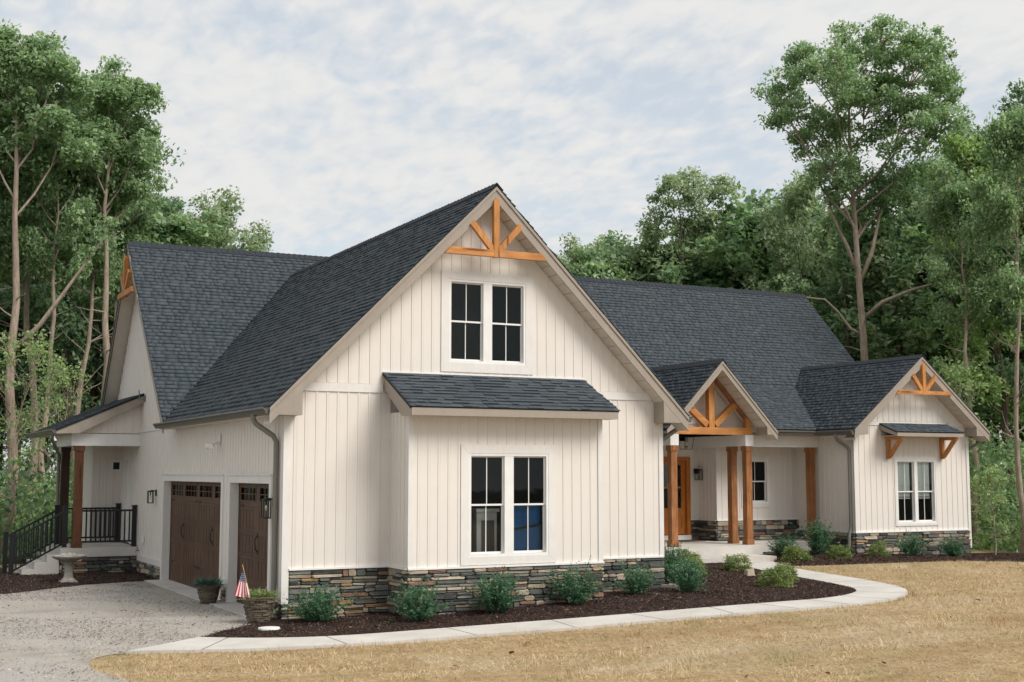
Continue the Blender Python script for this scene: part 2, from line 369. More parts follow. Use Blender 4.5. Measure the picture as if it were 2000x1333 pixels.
# ------------------------------------------------------------------ the ground
def sheet(name, poly, mat, dz, step, kind='structure', skirt=0.0, wob=0.0, zf=ground):
    """filled polygon laid on the ground, with inner grid points; skirt>0 gives it vertical edges"""
    n = len(poly); pts = [Vector(p) for p in poly]; edges = [(i, (i + 1) % n) for i in range(n)]
    xs = [p[0] for p in poly]; ys = [p[1] for p in poly]
    def inside(x, y):
        c = False
        for i in range(n):
            x1, y1 = poly[i]; x2, y2 = poly[(i + 1) % n]
            if (y1 > y) != (y2 > y) and x < (x2 - x1) * (y - y1) / (y2 - y1) + x1: c = not c
        return c
    rr = random.Random(7); x = min(xs) + step / 2
    while x < max(xs):
        y = min(ys) + step / 2
        while y < max(ys):
            a = x + rr.uniform(-.2, .2) * step; b = y + rr.uniform(-.2, .2) * step
            if inside(a, b): pts.append(Vector((a, b)))
            y += step
        x += step
    vo, eo, fo, *_ = delaunay_2d_cdt(pts, edges, [list(range(n))], 1, 1e-5)
    mb = MB(); rb = random.Random(3)
    mb.v = [(p[0], p[1], zf(p[0], p[1]) + dz + (rb.uniform(0, wob) if i >= n else 0)) for i, p in enumerate(vo)]
    for f in fo: mb.f.append(tuple(f)); mb.m.append(0)
    if skirt:
        for i in range(n):
            a, b = poly[i], poly[(i + 1) % n]
            za, zb = zf(*a) + dz, zf(*b) + dz
            mb.poly([(a[0], a[1], za), (b[0], b[1], zb), (b[0], b[1], zb - skirt), (a[0], a[1], za - skirt)])
    o = mb.build(name, mat, None, wob > 0); tag(o, kind=kind); return o

def smooth_poly(p, it=2, closed=False):
    for _ in range(it):
        q = [p[0]]
        for a, b in zip(p[:-1], p[1:]):
            q += [(a[0] * .75 + b[0] * .25, a[1] * .75 + b[1] * .25), (a[0] * .25 + b[0] * .75, a[1] * .25 + b[1] * .75)]
        q.append(p[-1]); p = q
    return p

gx = sorted(set([-300, -200, -120, -80, -60, -45, -35] + [round(-30 + i * .75, 3) for i in range(107)] + [60, 75, 100, 140, 200, 300]))
gy = sorted(set([-250, -150, -90, -60, -40] + [round(-32 + i * .75, 3) for i in range(75)] + [28, 34, 42, 55, 75, 110, 170, 260, 350]))
mb = MB(); nx = len(gx)
for y in gy:
    for x in gx: mb.v.append((x, y, ground(x, y)))
for j in range(len(gy) - 1):
    for i in range(nx - 1):
        a = j * nx + i; mb.f.append((a, a + 1, a + 1 + nx, a + nx)); xc = (gx[i] + gx[i + 1]) / 2; yc = (gy[j] + gy[j + 1]) / 2
        mb.m.append(1 if (yc > 17.5 or xc > 27 + .2 * yc or (xc < -3 and yc > 14) or xc < -16) else 0)
tag(mb.build('lawn_ground', [M['lawn'], M['forest_floor']], None, True), kind='structure')

OUT = [(-3.25, -2.93), (-2.66, -3.11), (-1.48, -3.53), (0.08, -3.66), (1.80, -3.72), (3.45, -4.01), (5.09, -4.22), (6.38, -4.42), (7.69, -4.55), (8.91, -4.50), (9.97, -4.27), (10.86, -3.87), (11.6, -3.3), (12.15, -2.49), (12.55, -1.25), (12.83, -0.06), (13.12, 1.36), (13.4, 2.5), (14.05, 3.75), (14.4, 4.72)]
INN = [(-1.89, -1.78), (-1.28, -2.24), (-0.40, -2.58), (0.45, -2.64), (1.83, -2.66), (3.12, -2.84), (4.92, -3.20), (7.05, -3.46), (8.83, -3.50), (9.90, -3.24), (10.60, -2.87), (11.0, -2.5), (11.38, -1.79), (11.71, -0.45), (12.05, 0.98), (12.42, 2.46), (12.85, 3.6), (13.1, 4.72)]
so, si = smooth_poly(OUT), smooth_poly(INN)
path_o = sheet('concrete_path', so + si[::-1], M['concrete'], .045, .5, skirt=.12)
DM = [(-1.89, -1.74), (-1.45, -1.15), (-0.82, -0.5), (-0.2, 0.2), (-.03, .6)]
bed = DM + [(.3, .6), (.3, .3), (8.3, .3), (8.3, 9), (15.2, 9), (15.2, 5.2), (13.1, 5.2)] + [(x, y) for x, y in si[::-1]]
def bedz(x, y): return ground(x, y) + .04 * math.sin(x * 1.7 + y) * math.sin(y * 1.3) * .4
sheet('mulch_bed', bed, M['mulch'], .022, .22, wob=.035)
RB = smooth_poly([(14.3, 4.3), (14.0, 3.2), (14.5, 2.93), (15.76, 2.87), (17.42, 2.7), (19.2, 2.6), (21.5, 2.3), (23.6, 1.6), (26, .9), (28.5, 2.5)], 2)
sheet('wing_mulch_bed', RB + [(28.5, 6), (24, 7.5), (18.3, 7.5), (18.3, 8.2), (14.9, 8.2), (14.9, 4.9)], M['mulch'], .022, .3, wob=.035)
LB = smooth_poly([(-9, 6.2), (-5.5, 7.0), (-3.89, 7.62), (-3.21, 8.08), (-2.32, 9.0), (-1.19, 9.6), (.06, 9.78)], 2)
sheet('porch_mulch_bed', LB + [(.06, 13), (-3, 13.6), (-5, 14.5), (-9, 13.5)], M['mulch'], .022, .3, wob=.04)
DL = smooth_poly([(-3.25, -2.93), (-3.5, -2.95), (-3.8, -3.3), (-3.98, -4.19), (-3.7, -5.6), (-2.2, -9), (0, -14), (4, -24), (6, -32)], 2)
drive = [(-2.0, -1.85)] + DM[:] + [(.35, .6), (.35, 9.8), (.06, 9.78)] + LB[::-1][1:] + [(-16, 4), (-16, -32)] + DL[::-1]
sheet('gravel_driveway', drive, M['gravel'], .012, .45, wob=.012)
mb = MB(); mb.box(-.42, .32, .62, 3.66, -.1, .055); tag(mb.build('garage_apron', M['concrete']), kind='structure')
mb = MB(); mb.box(-.42, .32, 4.02, 9.75, -.1, .055); tag(mb.build('garage_apron', M['concrete']), kind='structure')
# control joints of the walk are thin gaps: narrow dark inserts standing in for the saw cut
for i in (7, 13, 18, 22, 26, 30, 34, 38, 43, 48, 53, 58, 63, 68):
    a = Vector((*so[i], 0)); b = Vector((*min(si, key=lambda p: (p[0] - so[i][0]) ** 2 + (p[1] - so[i][1]) ** 2), 0))
    mb = MB(); a.z = ground(a.x, a.y) + .0465; b.z = ground(b.x, b.y) + .0465
    s_ = (b - a).cross(Vector((0, 0, 1))).normalized() * .009
    mb.poly([a - s_, a + s_, b + s_, b - s_]); mb.build('joint', M['mortar'], path_o)

# ------------------------------------------------------------------ the house
house = empty('house')
tag(house, 'cream board-and-batten house with dark shingle roofs, ledge-stone base and cedar timber accents', 'house')
Z = Vector((0, 0, 1))
class Fr:
    def __init__(s, O, U): s.O = Vector(O); s.U = Vector(U); s.N = s.U.cross(Z)
    def P(s, u, z, d=0.0): return s.O + s.U * u + Z * z + s.N * d
def fbox(mb, f, u0, u1, z0, z1, d0, d1, m=0):
    mb.hexa([f.P(u0, z0, d1), f.P(u1, z0, d1), f.P(u1, z0, d0), f.P(u0, z0, d0), f.P(u0, z1, d1), f.P(u1, z1, d1), f.P(u1, z1, d0), f.P(u0, z1, d0)], m)
FF = Fr((0, 0, 0), (1, 0, 0)); FB = Fr((0, -.92, 0), (1, 0, 0)); FS = Fr((0, 0, 0), (0, -1, 0))
FBL = Fr((2.03, 0, 0), (0, -1, 0)); FBR = Fr((6.03, 0, 0), (0, 1, 0)); FGR = Fr((8.05, 0, 0), (0, 1, 0))
FW = Fr((0, 5.5, 0), (1, 0, 0)); FWS = Fr((18.17, 0, 0), (0, -1, 0)); FWR = Fr((22.51, 0, 0), (0, 1, 0))
FP = Fr((0, 7.97, 0), (1, 0, 0)); FPR = Fr((15.25, 0, 0), (0, -1, 0)); FD = Fr((0, 8.85, 0), (1, 0, 0))

def strips(u0, u1, zlo, zhi, openings, kinks, bps):
    b = sorted(set([u0, u1] + [x for x in bps if u0 < x < u1] + [x for o in openings for x in o[:2] if u0 < x < u1] + [k for k in kinks if u0 < k < u1]))
    out = []
    for a, c in zip(b[:-1], b[1:]):
        if c - a < 1e-4: continue
        m = (a + c) / 2; segs = [[zlo, None]]
        for (oa, ob, za, zb) in sorted(openings, key=lambda o: o[2]):
            if oa - 1e-6 <= m <= ob + 1e-6:
                lo = segs[-1][0]; segs[-1][1] = za; segs.append([zb, None])
        for lo, hi in segs:
            ha = hi if hi is not None else zhi(a); hc = hi if hi is not None else zhi(c)
            if max(ha, hc) - lo < .01: continue
            out.append((a, c, lo, max(ha, lo + .002), max(hc, lo + .002)))
    return out

PLANKS = []          # every board of the siding; the 300 that show largest become objects
def wall(fr, u0, u1, zlo, zhi, openings=(), kinks=(), planks=True, thick=.14, pitch=.205, name='wall', phase=0.0, mat='siding', batten=True):
    zf = zhi if callable(zhi) else (lambda u: zhi)
    mb = MB()
    for a, c, lo, ha, hc in strips(u0, u1, zlo, zf, list(openings), kinks, []):
        mb.prism([fr.P(a, lo, 0), fr.P(c, lo, 0), fr.P(c, hc, 0), fr.P(a, ha, 0)], -fr.N * thick)
    wo_ = mb.build(name, M[mat], house)
    if planks:
        n = max(1, round((u1 - u0) / pitch)); p = (u1 - u0) / n
        for i in range(n):
            ua, ub = u0 + i * p, u0 + (i + 1) * p
            for a, c, lo, ha, hc in strips(ua, ub, zlo, zf, list(openings), kinks, []):
                mb = MB(); e = .002
                mb.hexa([fr.P(a + e, lo, .012), fr.P(c, lo, .012), fr.P(c, lo, .001), fr.P(a + e, lo, .001), fr.P(a + e, ha, .012), fr.P(c, hc, .012), fr.P(c, hc, .001), fr.P(a + e, ha, .001)])
                if batten and c > ub - .001 and c - a > .05:
                    hb = hc + (ha - hc) * .045 / (c - a)
                    mb.hexa([fr.P(c - .043, lo, .023), fr.P(c - .005, lo, .023), fr.P(c - .0005, lo, .0125), fr.P(c - .048, lo, .0125), fr.P(c - .043, hb, .023), fr.P(c - .005, hc, .023), fr.P(c - .0005, hc, .0125), fr.P(c - .048, hb, .0125)])
                ctr = fr.P((a + c) / 2, (lo + max(ha, hc)) / 2); vd = CAMP - ctr
                PLANKS.append(((c - a) * (max(ha, hc) - lo) * max(0.0, vd.normalized().dot(fr.N)) / vd.length_squared, mb, mat, wo_))
    return wo_
def board(name, fr, u0, u1, z0, z1, d0, d1, mat, parent=house):
    mb = MB(); fbox(mb, fr, u0, u1, z0, z1, d0, d1); return mb.build(name, M[mat], parent)

# --- stone veneer: every stone is a piece; the 300 that show largest are objects
STONES = []
srng = random.Random(11)
def veneer(fr, u0, u1, z0, z1, d=.045):
    mb = MB(); fbox(mb, fr, u0, u1, z0, z1, -.10, .004); par = mb.build('stone_veneer', M['mortar'], house)
    z = z1 - .004
    while z > z0 + .03:
        h = srng.choice((.05, .06, .07, .085, .10, .115, .13, .145)); h = min(h, z - z0 + .02)
        u = u0 + srng.uniform(-.12, 0)
        while u < u1:
            l = srng.choice((srng.uniform(.10, .28), srng.uniform(.22, .5), srng.uniform(.3, .62))) * (1.15 if h < .09 else 1.0)
            a, c = max(u, u0), min(u + l, u1)
            if c - a > .04:
                rows = [(z - h, z)]
                if h >= .10 and srng.random() < .42:
                    q = z - h * srng.uniform(.42, .58); rows = [(z - h, q), (q, z)]
                for (za, zb) in rows:
                    ctr = fr.P((a + c) / 2, (za + zb) / 2); vd = CAMP - ctr
                    area = (c - a) * (zb - za) * max(.0, vd.normalized().dot(fr.N)) / vd.length_squared
                    STONES.append((area, fr, a, c, za, zb, d * srng.uniform(.55, 1.35), srng.choices(range(7), SW)[0], par))
            u += l
        z -= h
def stone_geo(mb, fr, a, c, za, zb, d, m, rg):
    w_, h_ = c - a, zb - za; g = .0035
    k = min(.03, w_ * .14, h_ * .3); jz = h_ * .07
    base = [(a + g + k, za + g), (c - g - k, za + g), (c - g, za + g + k), (c - g, zb - g - k), (c - g - k, zb - g), ((a + c) / 2 + rg.uniform(-.2, .2) * w_, zb - g), (a + g + k, zb - g), (a + g, zb - g - k), (a + g, za + g + k)]
    base = [(x + rg.uniform(-.3, .3) * k, y + rg.uniform(-1, 1) * jz * .6) for x, y in base]
    n = len(base); mx_, mz_ = (a + c) / 2, (za + zb) / 2; i0 = len(mb.v)
    tlt = rg.uniform(-.25, .25); tu = rg.uniform(-.15, .15)
    for (s1, s2, dd) in ((1, 1, .0), (.985, .95, .62), (.92, .74, 1.0)):
        for (x, y) in base:
            q = dd * d * (1 + (tlt * (y - mz_) / h_ + tu * (x - mx_) / w_) * 1.2 + (rg.uniform(-.16, .16) if dd == 1.0 else 0))
            mb.v.append(tuple(fr.P(mx_ + (x - mx_) * s1, mz_ + (y - mz_) * s2, q + .003)))
    for r_ in range(2):
        for j in range(n):
            j2 = (j + 1) % n; mb.f.append((i0 + r_ * n + j, i0 + r_ * n + j2, i0 + (r_ + 1) * n + j2, i0 + (r_ + 1) * n + j)); mb.m.append(m)
    mb.f.append(tuple(i0 + 2 * n + j for j in range(n))); mb.m.append(m)

# --- roof slopes
SH = [.11, .15, .19, .24, .31]
EXP = .142
def shingle_pts(wd, th, ln=EXP + .012):
    b = .0012; m = EXP * .76; tm = th - (th - .003) * m / ln
    return [(b, 0, 0), (wd - b, 0, 0), (wd - b, ln, 0), (b, ln, 0), (b, 0, th), (wd - b, 0, th), (wd - b, ln, .003), (b, ln, .003), (b, m, tm), (wd - b, m, tm)]
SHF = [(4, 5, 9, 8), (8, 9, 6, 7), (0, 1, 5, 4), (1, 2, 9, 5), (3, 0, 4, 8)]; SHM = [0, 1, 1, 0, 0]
_shm = {}
def shingle_mesh(i, th):
    if (i, th) not in _shm:
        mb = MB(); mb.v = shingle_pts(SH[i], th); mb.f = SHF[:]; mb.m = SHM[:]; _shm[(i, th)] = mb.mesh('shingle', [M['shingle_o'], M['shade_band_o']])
    return _shm[(i, th)]
def slope(O, U, V, width, length, single=False, seed=1, name='roof', clip=None, thick=.05, wtop=None):
    """O lower corner on the finished roof plane, U along the eave, V up the slope; wtop = width at the top when it differs"""
    O, U, V = Vector(O), Vector(U).normalized(), Vector(V).normalized(); N = U.cross(V)
    if N.z < 0: N = -N
    wt = width if wtop is None else wtop
    mb = MB(); mb.prism([O, O + U * width, O + U * wt + V * length, O + V * length], -N * thick)
    ro = mb.build(name, M['deck'], house)
    rg = random.Random(seed); T = []
    nc = int(math.ceil(length / EXP)); ex = length / nc
    for r_ in range(nc):
        u = -rg.uniform(0, .3); v = r_ * ex - (.02 if r_ == 0 else 0); wv = width + (wt - width) * (r_ + .5) / nc
        while u < wv:
            i = rg.randrange(5); wd = SH[i]; th = rg.choice((.012, .014, .026, .028))
            a, b = max(u, -.02), min(u + wd, wv + .02)
            if b - a > .05:
                if single and b - a > wd - .001:
                    o = link('shingle', shingle_mesh(i, th), ro)
                    mw = Matrix((( U.x, V.x, N.x, 0), (U.y, V.y, N.y, 0), (U.z, V.z, N.z, 0), (0, 0, 0, 1)))
                    mw.translation = O + U * a + V * v + N * .002; o.matrix_world = mw
                else:
                    if clip and not clip(O + U * ((a + b) / 2) + V * (v + ex / 2)):
                        u += wd; continue
                    for (p, q, s_) in shingle_pts(b - a, th): T.append((a + p, v + q, s_ + .002))
            u += wd
    if T:
        T = np.array(T); Wd = np.array(O)[None] + T[:, :1] * np.array(U) + T[:, 1:2] * np.array(V) + T[:, 2:] * np.array(N)
        n = len(T) // 10; q = np.array(SHF); nf = len(SHF)
        me = bpy.data.meshes.new('shingle_field'); me.vertices.add(len(T)); me.vertices.foreach_set('co', Wd.astype(np.float32).ravel())
        idx = (np.arange(n)[:, None, None] * 10 + q[None]).reshape(-1)
        me.loops.add(len(idx)); me.loops.foreach_set('vertex_index', idx.astype(np.int32)); me.polygons.add(n * nf)
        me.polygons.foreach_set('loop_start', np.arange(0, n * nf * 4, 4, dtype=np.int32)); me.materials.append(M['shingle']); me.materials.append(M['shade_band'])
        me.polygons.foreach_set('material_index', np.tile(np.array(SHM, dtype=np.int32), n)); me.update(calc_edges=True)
        f = link('shingle_field', me, ro); tag(f, kind='stuff')
    return ro
def ridge_cap(a, b, half, s1, s2=None, seed=0):
    """overlapping cap shingles from a to b; s1, s2 fall of the two slopes"""
    a, b = Vector(a), Vector(b); d = (b - a); L = d.length; d.normalize(); sd_ = d.cross(Z).normalized(); s2 = s2 or s1
    n = int(L / .16); mb = MB(); rg = random.Random(seed)
    for i in range(n):
        p = a + d * (i * L / n); q = a + d * ((i + 1.25) * L / n); h0 = .052 + rg.uniform(-.004, .006); h1 = .034
        for (sg, s_) in ((1, s1), (-1, s2)):
            w_ = half
            P = [p + Z * h0, p + sd_ * sg * w_ + Z * (h0 - w_ * s_), q + sd_ * sg * w_ + Z * (h1 - w_ * s_), q + Z * h1]
            mb.prism(P, (0, 0, -.016))
    return mb.build('ridge_cap', M['ridge'], house)
def gutter(a, b, out, name='gutter', h=.12, w_=.12):
    a, b, out = Vector(a), Vector(b), Vector(out)
    prof = [(0, 0), (0, -h), (w_ * .55, -h), (w_ * .7, -h * .55), (w_, -h * .25), (w_, 0), (w_ - .012, 0), (w_ - .012, -.02), (.01, -.02), (.01, 0)]
    mb = MB(); mb.prism([a + out * p + Z * q for p, q in prof], b - a); return mb.build(name, M['gutter'], house)
def spout(pts, r=.042, name='downspout'):
    mb = MB(); P = [Vector(p) for p in pts]; Q = [P[0]]
    for i in range(1, len(P) - 1):
        l0 = min(.07, (P[i] - P[i - 1]).length * .4); l1 = min(.07, (P[i + 1] - P[i]).length * .4)
        Q += [P[i] + (P[i - 1] - P[i]).normalized() * l0, P[i] + (P[i + 1] - P[i]).normalized() * l1]
    Q.append(P[-1]); mb.tube(Q, r, 8); return mb.build(name, M['spout'], house)

def gable(xc, half, zc, s, y0, ywall, y1, box_w, seed=5, soff=.312, cap_y1=None, zbox=None, fw=.27, valley=None):
    """roof with its ridge along Y: two slopes, cap, rake boards, soffit slats, boxed eave returns"""
    L = half * math.hypot(1, s); ez = zc - half * s
    for sg in (-1, 1):
        V = Vector((-sg, 0, s))
        slope((xc + sg * half, y0, ez), (0, 1, 0), V, (valley if valley else y1) - y0, L, seed=seed + sg, wtop=y1 - y0)
        # rake board, with a narrower trim board proud of it
        for nm, za, zb, d0, d1 in (('rake_board', -.045, -.045 - fw, .0, .03), ('rake_trim', -.03, -.10, -.022, -.002)):
            mb = MB(); top = lambda q: zc - abs(q) * s
            mb.prism([(xc, y0 + d0, top(0) + za), (xc + sg * half, y0 + d0, top(half) + za), (xc + sg * half, y0 + d0, top(half) + zb), (xc, y0 + d0, top(0) + zb)], (0, d1 - d0, 0))
            mb.build(nm, M['fascia'], house)
        n = max(3, int(half * math.hypot(1, s) / .235)); par = None
        for i in range(n):
            qa, qb = half * i / n + (.006 if i else 0), half * (i + 1) / n - .008
            mb = MB(); P = [(xc + sg * qa, y0 + .032, zc - qa * s - soff), (xc + sg * qb, y0 + .032, zc - qb * s - soff), (xc + sg * qb, ywall, zc - qb * s - soff), (xc + sg * qa, ywall, zc - qa * s - soff)]
            mb.prism(P, (0, 0, .014 + .01 * (i % 2)))
            o = mb.build('soffit' if par is None else 'soffit_slat', M['soffit'], par or house); par = par or o
        # dark reveal strip behind the slats
        zb = zbox if zbox is not None else ez - .10
        xi = half - box_w
        mb = MB(); P = [(xc + sg * half, y0 + .004, zb), (xc + sg * xi, y0 + .004, zb), (xc + sg * xi, y0 + .004, zc - xi * s - fw - .02), (xc + sg * half, y0 + .004, ez - .07)]
        mb.prism(P, (0, ywall - y0 - .006, 0)); mb.build('eave_return', M['fascia'], house)
    ridge_cap((xc, y0 - .03, zc), (xc, cap_y1 or y1, zc), .14, s, seed=seed)

# ---- garage gable
GX, GZ, GS = 4.03, 8.21, .99
gable(GX, 4.44, GZ, GS, -.40, 0.0, 12.6, .60, 21, zbox=3.665, cap_y1=12.35, valley=8.3)
rl = lambda u: GZ - abs(u - GX) * GS - .32
UW = (3.205, 4.865, 4.75, 6.365); LW = (3.205, 4.865, 1.115, 3.0)
k_hi = [GX - (GZ - .32 - 4.29) / GS, GX + (GZ - .32 - 4.29) / GS]
wall(FF, k_hi[0], k_hi[1], 4.29, rl, [UW], [GX])
wall(FF, 0.0, 2.03, .94, lambda u: min(4.12, rl(u)), [], [GX - (GZ - .32 - 4.12) / GS])
wall(FF, 6.03, 8.05, .94, lambda u: min(4.12, rl(u)), [], [GX + (GZ - .32 - 4.12) / GS])
wall(FF, 2.03, 6.03, .94, 4.12, [(2.4, 5.6, .94, 3.6)], planks=False)
board('frieze_board', FF, k_hi[0] - .14, 1.86, 4.125, 4.285, .0, .034, 'trim'); board('frieze_board', FF, 6.2, k_hi[1] + .14, 4.125, 4.285, 0, .034, 'trim')
board('frieze_backing', FF, .1, 7.95, 4.12, 4.29, -.14, -.002, 'siding')
board('corner_board', FF, -.032, .10, .33, 3.665, -.005, .034, 'trim'); board('corner_board', FS, -.12, .0, .33, 3.665, .0, .032, 'trim')
board('corner_board', FF, 7.975, 8.08, .94, 4.05, -.1, .034, 'trim')
for a, b in ((.1, 2.03), (6.03, 8.05)): board('drip_trim', FF, a, b, .915, .95, .0, .062, 'white')
veneer(FF, .1, 2.03, -.12, .915); veneer(FF, 6.03, 8.09, .0, .915); veneer(FF, -.02, .1, -.12, .33)
# ---- bay
wall(FB, 2.03, 6.03, .94, 3.68, [LW]); wall(FBL, 0, .92, .94, 3.75, pitch=.18); wall(FBR, -.92, 0, .94, 3.75, pitch=.18)
board('corner_board', FB, 2.0, 2.1, .94, 3.68, .0, .036, 'trim'); board('corner_board', FB, 5.96, 6.06, .94, 3.68, 0, .036, 'trim')
board('corner_board', FBL, .84, .92, .94, 3.68, 0, .03, 'trim'); board('corner_board', FBL, .0, .05, .94, 3.68, .0, .03, 'trim')
board('drip_trim', FB, 2.0, 6.07, .915, .95, 0, .062, 'white'); board('drip_trim', FBL, .06, .92, .915, .95, 0, .06, 'white')
veneer(FB, 2.0, 6.07, -.10, .915); veneer(FBL, .0, .93, -.12, .915); veneer(FBR, -.93, 0, .0, .915)
BZ0, BZ1, BY = 3.825, 4.51, -1.38
bl = math.hypot(1.38, BZ1 - BZ0)
slope((1.86, BY, BZ0), (1, 0, 0), (0, 1.38, BZ1 - BZ0), 4.32, bl, single=True, seed=77)
mb = MB(); mb.box(1.88, 6.16, BY + .0, BY + .03, 3.665, 3.80); mb.build('eave_fascia', M['fascia'], house)
for x in (1.88, 6.13):
    mb = MB(); mb.prism([(x, BY + .03, 3.665), (x, -.92, 3.665), (x, .0, 4.22), (x, 0, BZ1 - .05), (x, BY + .03, BZ0 - .035)], (.03, 0, 0)); mb.build('rake_board', M['fascia'], house)
mb = MB(); mb.box(1.91, 6.13, BY + .03, -.92, 3.668, 3.685); mb.build('eave_soffit', M['soffit'], house)
mb = MB(); mb.box(1.84, 6.22, -.03, .03, BZ1 - .0, BZ1 + .03); mb.build('wall_flashing', M['white'], house)

# ---- main roof (ridge along X) and its kinked lower porch pitch
MY, MZ, MS, MSB = 13.15, 8.86, 1.011, 1.28
XA, XB = -.41, 22.9
slope((XA, 8.2, MZ - (MY - 8.2) * MS), (1, 0, 0), (0, 1, MS), 12.0, (MY - 8.2) * math.hypot(1, MS), seed=31)
yk = 9.6; zk = MZ - (MY - yk) * MS
slope((XA + 12.0, yk, zk), (1, 0, 0), (0, 1, MS), XB - XA - 12.0, (MY - yk) * math.hypot(1, MS), seed=32)
PE, PZ = 6.6, 3.86
slope((8.2, PE, PZ), (1, 0, 0), (0, yk - PE, zk - PZ), 12.3, math.hypot(yk - PE, zk - PZ), seed=33)
slope((XB, 17.1, MZ - (17.1 - MY) * MSB), (-1, 0, 0), (0, -1, MSB), XB - XA, (17.1 - MY) * math.hypot(1, MSB), seed=34, clip=lambda p: p.x < .6)
ridge_cap((XA - .02, MY, MZ), (XB + .02, MY, MZ), .15, MS, MSB, seed=3)
for x, sg in ((XA, 1), (XB - .03, 1)):
    for nm, za, zb, dx in (('rake_board', -.04, -.30, 0.0), ('rake_trim', -.025, -.10, -.02 if x < 0 else .05)):
        for (ya, yb_) in ((8.2, MY), (17.1, MY)):
            s_ = MS if ya < MY else MSB; ze = MZ - abs(MY - ya) * s_
            mb = MB(); mb.prism([(x + dx, ya, ze + za), (x + dx, MY, MZ + za), (x + dx, MY, MZ + zb), (x + dx, ya, ze + zb)], (.028 if nm == 'rake_board' else .018, 0, 0)); mb.build(nm, M['fascia'] if ya < MY else M['gutter'], house)
par = None
for i in range(26):           # soffit of the left gable's rear rake
    for (s_, sg) in ((MSB, 1), (MS, -1)):
        if sg < 0 and i > 14: continue
        ya, yb_ = MY + sg * i * .155, MY + sg * ((i + 1) * .155 - .006)
        za, zb = MZ - abs(ya - MY) * s_ - .27, MZ - abs(yb_ - MY) * s_ - .27
        mb = MB(); mb.prism([(XA + .03, ya, za), (0, ya, za), (0, yb_, zb), (XA + .03, yb_, zb)], (0, 0, .014 + .008 * (i % 2)))
        o = mb.build('soffit' if par is None else 'soffit_slat', M['soffit'], par or house); par = par or o

# ---- garage side wall, gable wall above it, doors
D1 = (-9.62, -4.2, 0, 2.45); D2 = (-3.5, -.78, 0, 2.45)
SD = (-14.85, -13.7, .72, 3.07)
wall(FS, -12.7, -.12, .5, 3.70, [D1, D2]); wall(FS, -16.6, -12.7, .72, 3.70, [SD])
ml = lambda u: MZ - (MY + u) * MS - .30 if -u < MY else MZ - (-u - MY) * MSB - .33
wall(FS, -16.4, -8.35, 3.87, ml, [], [-MY])
wall(FS, -8.35, -.12, 3.70, 3.95, planks=False)
board('frieze_board', FS, -12.72, -8.5, 3.70, 3.87, 0, .034, 'trim'); board('frieze_backing', FS, -16.5, -8.4, 3.69, 3.88, -.14, -.002, 'siding')
board('frieze_board', FS, -13.6, -12.5, 7.05, 7.17, 0, .034, 'trim')
for a, b in ((-12.7, -9.77), (-4.05, -3.65), (-.63, -.12)):
    board('base_board', FS, a, b, .35, .50, -.1, .04, 'trim'); veneer(FS, a, b, -.12, .35, .05)
def jamb(u0, u1, zt, w_=.145):
    e = empty('garage_casing', parent=house)
    for nm, a, b, z0, z1 in (('side_casing', u0 - w_, u0 + .006, .0, zt - .006), ('side_casing', u1 - .006, u1 + w_, .0, zt - .006), ('head_casing', u0 - w_, u1 + w_, zt - .006, zt + w_)):
        mb = MB(); fbox(mb, FS, a, b, z0, z1, -.14, .045); mb.build(nm, M['trim'], e)
    mb = MB(); fbox(mb, FS, u0 - w_ - .01, u1 + w_ + .01, zt + w_, zt + w_ + .025, -.02, .07); mb.build('drip_cap', M['trim'], e)
jamb(D1[0], D1[1], 2.45); jamb(D2[0], D2[1], 2.45)
